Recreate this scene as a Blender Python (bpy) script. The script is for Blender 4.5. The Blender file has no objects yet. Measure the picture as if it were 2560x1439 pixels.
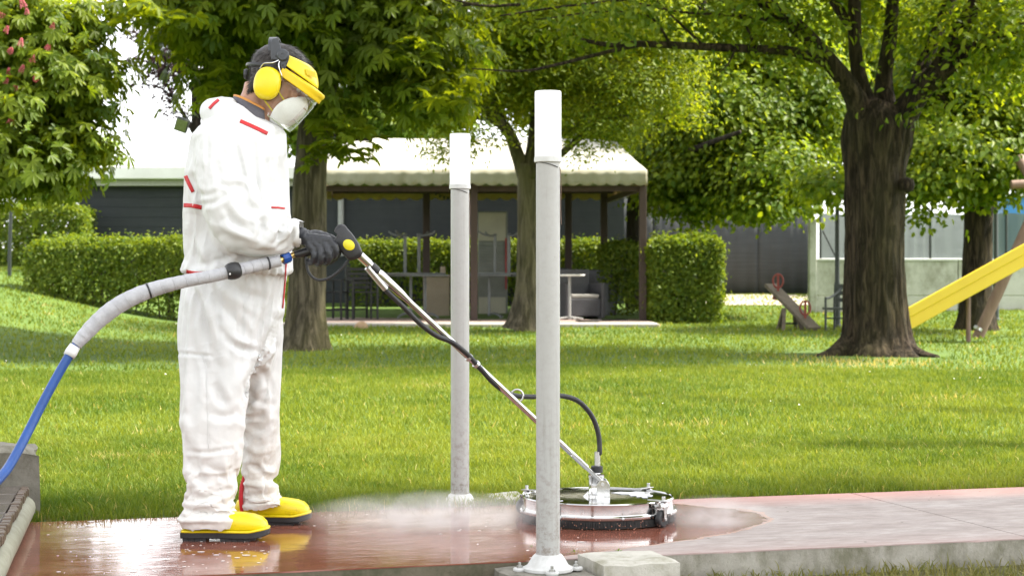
import bpy, math, random
import numpy as np
from mathutils import Vector, Matrix, noise
from mathutils.bvhtree import BVHTree

random.seed(7); rng = np.random.default_rng(11)
SC = bpy.context.scene
COL = SC.collection
PI = math.pi
# ------------------------------------------------------------------ camera
FPX, CAMZ, HOR = 4500.0, 0.88, 700.0
cam_d = bpy.data.cameras.new('camera'); cam = bpy.data.objects.new('camera', cam_d)
COL.objects.link(cam); SC.camera = cam
cam.location = (0, 0, CAMZ); cam.rotation_euler = (PI/2, 0, 0)
cam_d.sensor_width = 36; cam_d.lens = FPX/2560*36; cam_d.shift_y = -19.5/2560
cam_d.clip_start = 0.1; cam_d.clip_end = 600
cam_d.dof.use_dof = True; cam_d.dof.focus_distance = 6.35; cam_d.dof.aperture_fstop = 7.5
# ------------------------------------------------------------------ world, sun, exposure
SUN_EL, SUN_AZ = math.radians(54), math.radians(84)      # azimuth from +Y towards +X
world = bpy.data.worlds.new('World'); SC.world = world; world.use_nodes = True
wn = world.node_tree; wn.nodes.clear()
sky = wn.nodes.new('ShaderNodeTexSky'); sky.sky_type = 'NISHITA'; sky.sun_disc = False
sky.sun_elevation = SUN_EL; sky.sun_rotation = SUN_AZ
sky.air_density = 1.0; sky.dust_density = 1.2; sky.ozone_density = 1.0
hs = wn.nodes.new('ShaderNodeHueSaturation'); hs.inputs['Saturation'].default_value = 0.10
hs.inputs['Value'].default_value = 1.0
bg = wn.nodes.new('ShaderNodeBackground'); bg.inputs[1].default_value = 0.15
wo = wn.nodes.new('ShaderNodeOutputWorld')
wn.links.new(sky.outputs[0], hs.inputs['Color']); wn.links.new(hs.outputs[0], bg.inputs[0]); wn.links.new(bg.outputs[0], wo.inputs[0])
sun_d = bpy.data.lights.new('sun', 'SUN'); sun_d.energy = 3.9; sun_d.angle = math.radians(2.0); sun_d.color = (1.0, 0.93, 0.80)
sun = bpy.data.objects.new('sun', sun_d); COL.objects.link(sun)
to_sun = Vector((math.cos(SUN_EL)*math.sin(SUN_AZ), math.cos(SUN_EL)*math.cos(SUN_AZ), math.sin(SUN_EL)))
sun.rotation_euler = to_sun.to_track_quat('Z', 'Y').to_euler()
sun.location = to_sun*40
vs = SC.view_settings
vs.view_transform = 'Standard'; vs.look = 'None'; vs.gamma = 1.0; vs.use_curve_mapping = False
vs.exposure = 2.0
SC.cycles.use_denoising = True
SC.cycles.max_bounces = 7; SC.cycles.diffuse_bounces = 3; SC.cycles.glossy_bounces = 4
SC.cycles.transmission_bounces = 6; SC.cycles.transparent_max_bounces = 8; SC.cycles.volume_bounces = 1
SC.cycles.sample_clamp_indirect = 8
SC.cycles.caustics_reflective = False; SC.cycles.caustics_refractive = False

# ------------------------------------------------------------------ helpers
def W(px, py, Y):
    """real point at depth Y that the photograph shows at (px, py)"""
    return Vector(((px-1280)/FPX*Y, Y, CAMZ-(py-HOR)/FPX*Y))
_TY = [-100, 8, 14, 21, 29.4, 40, 60, 120]; _TZ = [0, 0, .03, .08, .21, .55, 1.1, 1.6]
O0 = np.array([1.747, 6.14]); EU = np.array([.9617, .2741]); EN = np.array([-.2741, .9617])   # paved path frame
def UV(u, v): p = O0+EU*u+EN*v; return float(p[0]), float(p[1])
def sst(a, b, x): t = np.clip((x-a)/(b-a), 0, 1); return t*t*(3-2*t)
def terr(X, Y):
    X = np.asarray(X, float); Y = np.asarray(Y, float)
    z = np.interp(Y, _TY, _TZ)
    z = z+.75*sst(-4.4, -9.5, X)*sst(10, 27, Y)
    z = z+.03*np.sin(X*.7+1)*np.sin(Y*.45)*sst(9, 14, Y)
    s = (X-O0[0])*EN[0]+(Y-O0[1])*EN[1]
    return z-.012-.078*(1-sst(.2, 1.1, s))
def T(X, Y): return float(terr(X, Y))
def G(px, Y): x = (px-1280)/FPX*Y; return Vector((x, Y, T(x, Y)))

ORG = {}
def tag(o, label=None, cat=None, group=None, kind=None):
    if label: o['label'] = label
    if cat: o['category'] = cat
    if group: o['group'] = group
    if kind: o['kind'] = kind
    return o
def thing(name, loc, label, cat, group=None, rz=0.0):
    o = bpy.data.objects.new(name, None); COL.objects.link(o); o.location = loc; o.rotation_euler = (0, 0, rz)
    o.empty_display_size = .1
    ORG[o.name] = Vector(loc); return tag(o, label, cat, group)
def link(name, me, parent=None, mat=None):
    o = bpy.data.objects.new(name, me); COL.objects.link(o)
    if mat is not None:
        me.materials.clear(); me.materials.append(mat)
    if parent is not None: o.parent = parent
    ORG[o.name] = ORG.get(parent.name, Vector((0, 0, 0))) if parent is not None else Vector((0, 0, 0))
    return o
def copy_tree(o, parent=None):
    c = o.copy(); COL.objects.link(c); c.parent = parent
    for ch in list(o.children): copy_tree(ch, c)
    return c

class MB:
    def __init__(s): s.v = []; s.f = []
    def add(s, vs_, fs_):
        b = len(s.v); s.v += [Vector(v) for v in vs_]; s.f += [tuple(i+b for i in f) for f in fs_]; return s
    def box(s, c, size, R=None):
        hx, hy, hz = size[0]/2, size[1]/2, size[2]/2
        vs_ = [Vector((x*hx, y*hy, z*hz)) for z in (-1, 1) for y in (-1, 1) for x in (-1, 1)]
        if R is not None: vs_ = [R @ v for v in vs_]
        c = Vector(c)
        return s.add([v+c for v in vs_], [(0, 2, 3, 1), (4, 5, 7, 6), (0, 1, 5, 4), (2, 6, 7, 3), (0, 4, 6, 2), (1, 3, 7, 5)])
    def bar(s, a, b, w, h, up=(0, 0, 1)):
        a = Vector(a); b = Vector(b); d = (b-a); L = d.length; d.normalize()
        u = Vector(up)
        if abs(d.dot(u)) > .98: u = Vector((1, 0, 0))
        x = d; y = u.cross(x).normalized(); z = x.cross(y)
        R = Matrix((x, y, z)).transposed()
        return s.box((a+b)/2, (L, w, h), R)
    def tube(s, pts, rad, n=12, caps=True, flat=1.0):
        pts = [Vector(p) for p in pts]
        if not hasattr(rad, '__len__'): rad = [rad]*len(pts)
        k = len(pts); tans = []
        for i in range(k):
            t = pts[min(i+1, k-1)]-pts[max(i-1, 0)]; tans.append(t.normalized())
        up = Vector((0, 0, 1)) if abs(tans[0].z) < .9 else Vector((0, 1, 0))
        nrm = (up-tans[0]*up.dot(tans[0])).normalized(); b = len(s.v)
        for i in range(k):
            nrm = (nrm-tans[i]*nrm.dot(tans[i])).normalized(); bi = tans[i].cross(nrm)
            for j in range(n):
                a = 2*PI*j/n; s.v.append(pts[i]+(nrm*math.cos(a)+bi*math.sin(a)*flat)*rad[i])
        for i in range(k-1):
            for j in range(n):
                j2 = (j+1) % n
                s.f.append((b+i*n+j, b+i*n+j2, b+(i+1)*n+j2, b+(i+1)*n+j))
        if caps:
            s.f.append(tuple(b+j for j in range(n))[::-1]); s.f.append(tuple(b+(k-1)*n+j for j in range(n)))
        return s
    def rings(s, R, caps=True):
        n = len(R[0]); b = len(s.v)
        for r in R: s.v += [Vector(p) for p in r]
        for i in range(len(R)-1):
            for j in range(n):
                j2 = (j+1) % n; s.f.append((b+i*n+j, b+i*n+j2, b+(i+1)*n+j2, b+(i+1)*n+j))
        if caps:
            s.f.append(tuple(b+j for j in range(n))[::-1]); s.f.append(tuple(b+(len(R)-1)*n+j for j in range(n)))
        return s
    def lathe(s, prof, n=32, c=(0, 0, 0), R=None, close=False):
        """prof: (r, z) list about local z"""
        c = Vector(c); rings = []
        for r, z in prof:
            ring = []
            for j in range(n):
                a = 2*PI*j/n; v = Vector((max(r, 1e-4)*math.cos(a), max(r, 1e-4)*math.sin(a), z))
                if R is not None: v = R @ v
                ring.append(v+c)
            rings.append(ring)
        if close: rings.append(rings[0]); return s.rings(rings, caps=False)
        return s.rings(rings)
    def prism(s, outline, thick, M=None):
        """outline in local xz-plane (x, z), extruded along local y by +-thick/2"""
        n = len(outline); a = [Vector((x, -thick/2, z)) for x, z in outline]; b = [Vector((x, thick/2, z)) for x, z in outline]
        vs_ = a+b
        if M is not None: vs_ = [M @ v for v in vs_]
        return s.add(vs_, [tuple(range(n)), tuple(range(2*n-1, n-1, -1))]+[(j, j+n, (j+1) % n+n, (j+1) % n) for j in range(n)])
    def mesh(s, name, off=Vector((0, 0, 0)), smooth=False):
        me = bpy.data.meshes.new(name); me.from_pydata([tuple(v-off) for v in s.v], [], s.f); me.update()
        import bmesh
        bm = bmesh.new(); bm.from_mesh(me); bmesh.ops.recalc_face_normals(bm, faces=bm.faces); bm.to_mesh(me); bm.free()
        if smooth: me.polygons.foreach_set('use_smooth', [True]*len(me.polygons))
        return me
    def build(s, name, mat, parent=None, smooth=False, bevel=0.0, sharp=35, seg=2):
        off = ORG[parent.name] if parent is not None else Vector((0, 0, 0))
        o = link(name, s.mesh(name, off, smooth), parent, mat)
        if bevel:
            m = o.modifiers.new('bevel', 'BEVEL'); m.width = bevel; m.segments = seg; m.limit_method = 'ANGLE'; m.angle_limit = math.radians(40)
        if smooth and sharp:
            o.data.set_sharp_from_angle(angle=math.radians(sharp))
        return o

def np_mesh(name, verts, faces, attr=None, smooth=False, extra=None):
    verts = np.asarray(verts, np.float32); faces = np.asarray(faces, np.int32); m, k = faces.shape
    me = bpy.data.meshes.new(name)
    me.vertices.add(len(verts)); me.vertices.foreach_set('co', verts.ravel())
    me.loops.add(m*k); me.loops.foreach_set('vertex_index', faces.ravel())
    me.polygons.add(m); me.polygons.foreach_set('loop_start', np.arange(0, m*k, k, dtype=np.int32))
    me.update(calc_edges=True)
    if attr is not None:
        a = me.attributes.new('rnd', 'FLOAT', 'FACE'); a.data.foreach_set('value', np.asarray(attr, np.float32))
    if smooth: me.polygons.foreach_set('use_smooth', np.ones(m, bool))
    return me
def catmull(pts, sub=6):
    """pts: list of tuples (any dimension)"""
    P = [np.array(p, float) for p in pts]; P = [2*P[0]-P[1]]+P+[2*P[-1]-P[-2]]; out = []
    for i in range(1, len(P)-2):
        for t in np.linspace(0, 1, sub, endpoint=False):
            a, b, c, d = P[i-1], P[i], P[i+1], P[i+2]
            out.append(.5*((2*b)+(-a+c)*t+(2*a-5*b+4*c-d)*t*t+(-a+3*b-3*c+d)*t**3))
    out.append(P[-2]); return out
def nz(v, s=1.0, off=0.0): return noise.noise(Vector(v)*s+Vector((off, off*1.7, -off)))
def remesh(mb, voxel, smooth=4, fac=.5):
    me = mb.mesh('tmp'); o = bpy.data.objects.new('tmp', me); COL.objects.link(o)
    m = o.modifiers.new('r', 'REMESH'); m.mode = 'VOXEL'; m.voxel_size = voxel; m.adaptivity = 0
    if smooth:
        q = o.modifiers.new('s', 'SMOOTH'); q.factor = fac; q.iterations = smooth
    dg = bpy.context.evaluated_depsgraph_get(); dg.update()
    out = bpy.data.meshes.new_from_object(o.evaluated_get(dg)); bpy.data.objects.remove(o)
    return out
def me_arrays(me):
    n = len(me.vertices); co = np.empty(n*3); me.vertices.foreach_get('co', co)
    no = np.empty(n*3); me.vertices.foreach_get('normal', no); return co.reshape(-1, 3), no.reshape(-1, 3)
def me_set(me, co): me.vertices.foreach_set('co', co.astype(np.float32).ravel()); me.update()

# ------------------------------------------------------------------ materials
def newmat(name):
    m = bpy.data.materials.new(name); m.use_nodes = True; nt = m.node_tree
    return m, nt, nt.nodes['Principled BSDF'], nt.links
def ramp(nt, fac, stops):
    r = nt.nodes.new('ShaderNodeValToRGB'); e = r.color_ramp.elements
    while len(e) < len(stops): e.new(.5)
    for i, (p, c) in enumerate(stops):
        e[i].position = p; e[i].color = (c[0], c[1], c[2], 1) if hasattr(c, '__len__') else (c, c, c, 1)
    nt.links.new(fac, r.inputs[0]); return r.outputs[0]
def tex_noise(nt, scale, detail=4, rough=.6, vec=None, stretch=None, dist=0.0):
    n = nt.nodes.new('ShaderNodeTexNoise'); n.inputs['Scale'].default_value = scale; n.inputs['Detail'].default_value = detail
    n.inputs['Roughness'].default_value = rough; n.inputs['Distortion'].default_value = dist
    if vec is None:
        g = nt.nodes.new('ShaderNodeNewGeometry'); vec = g.outputs['Position']
    if stretch:
        mp = nt.nodes.new('ShaderNodeMapping'); mp.inputs['Scale'].default_value = stretch; nt.links.new(vec, mp.inputs[0]); vec = mp.outputs[0]
    nt.links.new(vec, n.inputs['Vector']); return n.outputs['Fac']
def mixc(nt, fac, a, b, mode='MIX'):
    m = nt.nodes.new('ShaderNodeMix'); m.data_type = 'RGBA'; m.blend_type = mode
    for k_, v in ((0, fac), (6, a), (7, b)):
        sock = m.inputs[k_]
        if isinstance(v, bpy.types.NodeSocket): nt.links.new(v, sock)
        elif hasattr(v, '__len__'): sock.default_value = (v[0], v[1], v[2], 1)
        elif k_ == 0: sock.default_value = v
        else: sock.default_value = (v, v, v, 1)
    return m.outputs[2]
def math_n(nt, op, a, b=None, clamp=False):
    m = nt.nodes.new('ShaderNodeMath'); m.operation = op; m.use_clamp = clamp
    for i, v in enumerate((a, b)):
        if v is None: continue
        if isinstance(v, bpy.types.NodeSocket): nt.links.new(v, m.inputs[i])
        else: m.inputs[i].default_value = v
    return m.outputs[0]
def bump(nt, bsdf, h, strength=.3, dist=.01):
    b = nt.nodes.new('ShaderNodeBump'); b.inputs['Strength'].default_value = strength; b.inputs['Distance'].default_value = dist
    nt.links.new(h, b.inputs['Height']); nt.links.new(b.outputs[0], bsdf.inputs['Normal']); return b
def pmat(name, c1, c2=None, rough=.5, metal=0.0, scale=20, bstr=0.0, bdist=.004, stretch=None, spec=.5, coat=0.0, lo=.35, hi=.68):
    m, nt, b, L = newmat(name); b.inputs['Roughness'].default_value = rough; b.inputs['Metallic'].default_value = metal
    b.inputs['Specular IOR Level'].default_value = spec; b.inputs['Coat Weight'].default_value = coat
    if c2 is None: c2 = tuple(x*.8 for x in c1)
    f = tex_noise(nt, scale, 5, .62, stretch=stretch)
    L.new(ramp(nt, f, [(lo, c1), (hi, c2)]), b.inputs['Base Color'])
    r2 = math_n(nt, 'MULTIPLY_ADD', tex_noise(nt, scale*2.3, 3, .6), .25); r2.node.inputs[2].default_value = rough-.12
    L.new(r2, b.inputs['Roughness'])
    if bstr: bump(nt, b, tex_noise(nt, scale*1.7, 6, .65, stretch=stretch), bstr, bdist)
    return m
def leafmat(name, c1, c2, trans=.45, tcol=None, rough=.45, c3=None):
    m, nt, b, L = newmat(name); out = nt.nodes['Material Output']
    a = nt.nodes.new('ShaderNodeAttribute'); a.attribute_name = 'rnd'
    n = tex_noise(nt, .9, 2, .5)
    f = math_n(nt, 'ADD', math_n(nt, 'MULTIPLY', a.outputs['Fac'], .75), math_n(nt, 'MULTIPLY', n, .3), True)
    c = ramp(nt, f, [(0.1, c1), (0.95, c2)]) if c3 is None else ramp(nt, a.outputs['Fac'], [(0.05, c1), (0.84, c2), (0.92, c3)])
    L.new(c, b.inputs['Base Color']); b.inputs['Roughness'].default_value = rough; b.inputs['Specular IOR Level'].default_value = .22
    t = nt.nodes.new('ShaderNodeBsdfTranslucent')
    L.new(mixc(nt, 1.0, c, tcol or (2.0, 2.0, .8), 'MULTIPLY'), t.inputs['Color'])
    mx = nt.nodes.new('ShaderNodeMixShader'); mx.inputs[0].default_value = trans
    L.new(b.outputs[0], mx.inputs[1]); L.new(t.outputs[0], mx.inputs[2]); L.new(mx.outputs[0], out.inputs['Surface'])
    return m

M = {}
M['chrome'] = pmat('polished_steel', (.62, .61, .60), (.54, .54, .53), rough=.105, metal=1.0, scale=40)
M['steel'] = pmat('brushed_steel', (.6, .6, .6), (.5, .5, .5), rough=.3, metal=1.0, scale=60)
M['brass'] = pmat('brass', (.7, .5, .18), rough=.3, metal=1.0)
M['black_rubber'] = pmat('black_rubber', (.012, .012, .013), (.02, .02, .021), rough=.5, scale=60, bstr=.15)
M['black_plastic'] = pmat('black_plastic', (.016, .016, .018), (.022, .022, .024), rough=.42, scale=120, bstr=.12, bdist=.001)
M['grey_plastic'] = pmat('grey_plastic', (.05, .055, .065), (.04, .043, .05), rough=.4, scale=50)
M['glove'] = pmat('black_nitrile', (.017, .018, .022), (.028, .03, .036), rough=.42, scale=30, bstr=.5, bdist=.004, stretch=(1, 1, 2.5))
M['yellow_shell'] = pmat('yellow_shell', (.78, .62, .010), (.74, .57, .01), rough=.33, scale=12, spec=.5)
M['yellow_guard'] = pmat('yellow_guard', (.78, .56, .015), (.74, .50, .015), rough=.4, scale=12)
M['yellow_boot'] = pmat('yellow_boot_rubber', (.76, .60, .006), (.34, .22, .02), rough=.34, scale=34, lo=.54, hi=.86)
M['yellow_badge'] = pmat('yellow_badge', (.82, .70, .02), rough=.4)
M['blue_plastic'] = pmat('blue_plastic', (.008, .07, .33), rough=.35)
M['blue_hose'] = pmat('blue_hose_rubber', (.010, .066, .27), (.012, .058, .22), rough=.42, scale=25)
M['white_lamp'] = pmat('opal_lamp', (.82, .82, .81), (.79, .79, .78), rough=.3, scale=6)
def pole_material():
    m, nt, b, L = newmat('grey_pole_paint'); b.inputs['Roughness'].default_value = .45
    g = nt.nodes.new('ShaderNodeNewGeometry'); sp = nt.nodes.new('ShaderNodeSeparateXYZ'); L.new(g.outputs['Position'], sp.inputs[0])
    c = ramp(nt, tex_noise(nt, 9, 5, .65, stretch=(1, 1, .25)), [(.3, (.40, .395, .385)), (.7, (.365, .36, .345))])
    streak = ramp(nt, tex_noise(nt, 60, 4, .7, stretch=(1, 1, .03)), [(.56, 0), (.72, .45)])
    c = mixc(nt, streak, c, (.24, .23, .20))
    low = ramp(nt, sp.outputs[2], [(0.0, 1), (.16, .55), (.5, .12)])
    dirt = ramp(nt, tex_noise(nt, 45, 6, .75), [(.46, 0), (.66, .9)])
    c = mixc(nt, math_n(nt, 'MULTIPLY', low, dirt), c, (.16, .115, .085))
    c = mixc(nt, ramp(nt, tex_noise(nt, 130, 2, .6), [(.74, 0), (.77, .7)]), c, (.12, .11, .10))
    L.new(c, b.inputs['Base Color']); return m
M['pole_grey'] = pole_material()
M['white_metal'] = pmat('white_cast_paint', (.56, .56, .55), (.44, .44, .42), rough=.45, scale=30, bstr=.1)
M['red_trim'] = pmat('red_trim_tape', (.52, .012, .018), (.42, .01, .015), rough=.6, scale=60)
# ================================================================== SETTING
# ---- path material: red concrete, scrubbed wet on the left, dry and dusty on the right
def path_material():
    m, nt, b, L = newmat('red_concrete')
    g = nt.nodes.new('ShaderNodeNewGeometry'); P = g.outputs['Position']
    def dot(vec, off):
        d = nt.nodes.new('ShaderNodeVectorMath'); d.operation = 'DOT_PRODUCT'; L.new(P, d.inputs[0]); d.inputs[1].default_value = vec
        return math_n(nt, 'ADD', d.outputs['Value'], off)
    u = dot((EU[0], EU[1], 0), -float(EU @ O0)); v = dot((EN[0], EN[1], 0), -float(EN @ O0))
    dv = math_n(nt, 'SUBTRACT', v, .85); q = math_n(nt, 'MULTIPLY', math_n(nt, 'MULTIPLY', dv, dv), -1.6)
    ub = math_n(nt, 'ADD', q, -.60)
    wob = math_n(nt, 'MULTIPLY', math_n(nt, 'SUBTRACT', tex_noise(nt, 5, 4, .6), .5), .22)
    d = math_n(nt, 'ADD', math_n(nt, 'SUBTRACT', ub, u), wob)          # >0 : wet
    wet = ramp(nt, d, [(0.0, 0), (.03, 1)])
    rim = ramp(nt, math_n(nt, 'ADD', d, .5), [(.494, 0), (.5, 1), (.506, 1), (.514, 0)])
    # dry look
    st = (1.0, 1.0, 1.0)
    mp = nt.nodes.new('ShaderNodeMapping'); mp.inputs['Rotation'].default_value = (0, 0, -math.radians(15.9)); L.new(P, mp.inputs[0])
    n1 = tex_noise(nt, 3.0, 6, .7, mp.outputs[0], (1, 2.6, 1)); n2 = tex_noise(nt, 90, 3, .7); n3 = tex_noise(nt, 11, 5, .75, mp.outputs[0], (1, 3, 1))
    dry = ramp(nt, n1, [(.28, (.26, .212, .192)), (.5, (.35, .302, .280)), (.72, (.43, .385, .362))])
    dry = mixc(nt, ramp(nt, n3, [(.36, .5), (.60, 0)]), dry, (.18, .15, .14))
    edge = ramp(nt, v, [(.0, .75), (.06, .25), (.25, 0), (.999, .0)])
    e2 = ramp(nt, math_n(nt, 'SUBTRACT', v, .9), [(.1, 0), (.36, .7), (.45, .9)])
    dry = mixc(nt, mixc(nt, n3, edge, 0.0), dry, (.40, .25, .225)); dry = mixc(nt, e2, dry, (.42, .23, .20))
    dry = mixc(nt, ramp(nt, n2, [(.66, 0), (.74, .75)]), dry, (.16, .13, .12))
    vo = nt.nodes.new('ShaderNodeTexVoronoi'); vo.inputs['Scale'].default_value = 9; L.new(P, vo.inputs['Vector'])
    dry = mixc(nt, ramp(nt, vo.outputs['Distance'], [(.035, .9), (.06, 0)]), dry, (.05, .04, .03))
    wetc = ramp(nt, tex_noise(nt, 6, 6, .7, mp.outputs[0], (1, 2.2, 1)), [(.3, (.16, .056, .037)), (.55, (.235, .086, .057)), (.75, (.30, .135, .10))])
    c = mixc(nt, wet, dry, wetc); c = mixc(nt, mixc(nt, .6, 0.0, rim), c, (.52, .30, .20))
    L.new(c, b.inputs['Base Color'])
    pud = ramp(nt, tex_noise(nt, 3.4, 5, .62, mp.outputs[0], (1, 2.0, 1)), [(.38, .03), (.66, .15)])
    L.new(mixc(nt, wet, .82, pud), b.inputs['Roughness'])
    L.new(mixc(nt, wet, .3, .5), b.inputs['Specular IOR Level'])
    h = math_n(nt, 'MULTIPLY', tex_noise(nt, 60, 5, .7), mixc(nt, wet, 1.0, .02))
    h2 = math_n(nt, 'ADD', h, math_n(nt, 'MULTIPLY', tex_noise(nt, 7, 3, .55, mp.outputs[0], (1, 1.5, 1)), mixc(nt, wet, 0.0, .42)))
    h2 = math_n(nt, 'ADD', h2, math_n(nt, 'MULTIPLY', tex_noise(nt, 24, 3, .6, mp.outputs[0], (1, 1.4, 1)), mixc(nt, wet, 0.0, .16)))
    bump(nt, b, h2, .45, .004)
    return m
M['path'] = path_material()
def concrete(name, c1, c2, moss=None, scale=5, z0=None):
    m, nt, b, L = newmat(name); b.inputs['Roughness'].default_value = .85
    c = ramp(nt, tex_noise(nt, scale, 8, .7), [(.3, c1), (.7, c2)])
    if moss: c = mixc(nt, ramp(nt, tex_noise(nt, scale*1.3, 6, .7, stretch=(1, 1, .6)), [(.46, 0), (.66, .85)]), c, moss)
    c = mixc(nt, ramp(nt, tex_noise(nt, scale*22, 3, .7), [(.62, 0), (.74, .7)]), c, tuple(x*.35 for x in c1))
    L.new(c, b.inputs['Base Color']); bump(nt, b, tex_noise(nt, scale*9, 7, .7), .6, .006); return m
M['conc_kerb'] = concrete('kerb_concrete', (.22, .205, .17), (.36, .34, .29), (.12, .115, .07), 6)
M['conc_pale'] = concrete('pale_concrete', (.50, .48, .42), (.40, .38, .33), (.22, .21, .14), 7)
M['conc_old'] = concrete('old_concrete', (.13, .12, .095), (.215, .20, .165), (.07, .068, .04), 9)
M['conc_dark'] = concrete('wet_kerb_concrete', (.10, .085, .055), (.15, .13, .09), (.05, .055, .025), 8)

def frame_quad(mb, u0, u1, v0, v1, z0, z1):
    c = [UV(u0, v0), UV(u1, v0), UV(u1, v1), UV(u0, v1)]
    return mb.add([(x, y, z0) for x, y in c]+[(x, y, z1) for x, y in c], [(3, 2, 1, 0), (4, 5, 6, 7), (0, 1, 5, 4), (1, 2, 6, 5), (2, 3, 7, 6), (3, 0, 4, 7)])
path = frame_quad(MB(), -3.6, 5.2, .012, 1.335, -.2, -.0062).build('path', M['conc_kerb']); tag(path, 'raised red concrete garden path, wet at the left and dry at the right', kind='structure')
for (u0, u1) in ((-3.62, .026), (.032, 3.3), (3.306, 5.2)):
    mb = MB(); n = int((u1-u0)/.05)
    # chipped front arris: the edge wobbles a little
    top, bot, back = [], [], []
    for i in range(n+1):
        u = u0+(u1-u0)*i/n; x, y = UV(u, 0); x2, y2 = UV(u, 1.353)
        ch = max(0, nz((u*9, 3.1, .2))-.2)*.010 if 0 < i < n else 0
        top.append((UV(u, ch)[0], UV(u, ch)[1], 0)); bot.append((x, y, -.004-ch*.5)); back.append((x2, y2, 0))
    k = n+1; low = [(p[0], p[1], -.005) for p in back]
    mb.add(top+bot+back+low, [(i, i+1, 2*k+i+1, 2*k+i) for i in range(n)]+[(k+i, k+i+1, i+1, i) for i in range(n)]+[(2*k+i, 2*k+i+1, 3*k+i+1, 3*k+i) for i in range(n)]
           + [(0, 2*k, 3*k, k), (n, k+n, 3*k+n, 2*k+n)])
    mb.build('slab', M['path'], path)
# front face of the path: rough cast kerb beam, in lengths matching the slabs
for (u0, u1) in ((-3.62, -1.76), (-1.755, .026), (.034, 3.3)):
    mb = MB(); n = max(2, int((u1-u0)/.06)); zs = [-.0046, -.05, -.09, -.13, -.19]
    g = [[(UV(u0+(u1-u0)*i/n, .001+(.006*nz((u0+i*.3, z*30, 1)) if z < -.01 else 0))+(z,)) for i in range(n+1)] for z in zs]
    bk = [[UV(u0+(u1-u0)*i/n, .0115)+(z,) for i in range(n+1)] for z in (zs[0], zs[-1])]
    vs_ = [p for r in g for p in r]+[p for r in bk for p in r]; w = n+1
    fs = [(r*w+i, r*w+i+1, (r+1)*w+i+1, (r+1)*w+i) for r in range(len(zs)-1) for i in range(n)]+[(len(zs)*w+i, len(zs)*w+i+1, i+1, i) for i in range(n)]
    mb.add(vs_, fs).build('kerb_face', M['conc_dark'] if u1 < -1 else M['conc_kerb'], path, smooth=True)

# ---- ground sheet
def lawn_material():
    m, nt, b, L = newmat('lawn_soil'); b.inputs['Roughness'].default_value = .95
    g = nt.nodes.new('ShaderNodeNewGeometry'); sp = nt.nodes.new('ShaderNodeSeparateXYZ'); L.new(g.outputs['Position'], sp.inputs[0])
    c = ramp(nt, tex_noise(nt, 1.2, 8, .7), [(.3, (.06, .115, .010)), (.6, (.095, .16, .015)), (.8, (.13, .175, .03))])
    c = mixc(nt, ramp(nt, tex_noise(nt, 40, 4, .7), [(.35, .5), (.6, 0)]), c, (.03, .07, .006))
    v = nt.nodes.new('ShaderNodeVectorMath'); v.operation = 'DOT_PRODUCT'; L.new(g.outputs['Position'], v.inputs[0]); v.inputs[1].default_value = (EN[0], EN[1], 0)
    s = math_n(nt, 'SUBTRACT', v.outputs['Value'], float(EN @ O0))
    dirt = ramp(nt, math_n(nt, 'ADD', math_n(nt, 'MULTIPLY', s, .25), .2), [(.0, .75), (.5, .75), (.62, 0)])
    c = mixc(nt, dirt, c, ramp(nt, tex_noise(nt, 30, 6, .75), [(.3, (.05, .035, .02)), (.7, (.17, .13, .07))]))
    L.new(c, b.inputs['Base Color']); bump(nt, b, tex_noise(nt, 45, 6, .7), .8, .03); return m
xs = np.unique(np.concatenate([np.arange(-90, -12, 3), np.arange(-12, -4, .5), np.arange(-4, 4, .12), np.arange(4, 12, .5), np.arange(12, 91, 3)]))
ys = np.unique(np.concatenate([np.arange(-70, 3, 4), np.arange(3, 10, .12), np.arange(10, 45, .5), np.arange(45, 180, 5)]))
XX, YY = np.meshgrid(xs, ys); ZZ = terr(XX, YY)
ids = np.arange(XX.size).reshape(XX.shape)
lawn = link('lawn', np_mesh('lawn', np.stack([XX, YY, ZZ], -1).reshape(-1, 3), np.stack([ids[:-1, :-1], ids[:-1, 1:], ids[1:, 1:], ids[1:, :-1]], -1).reshape(-1, 4), smooth=True), None, lawn_material())
tag(lawn, 'green mown park lawn rising gently towards the back', kind='structure')

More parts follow.
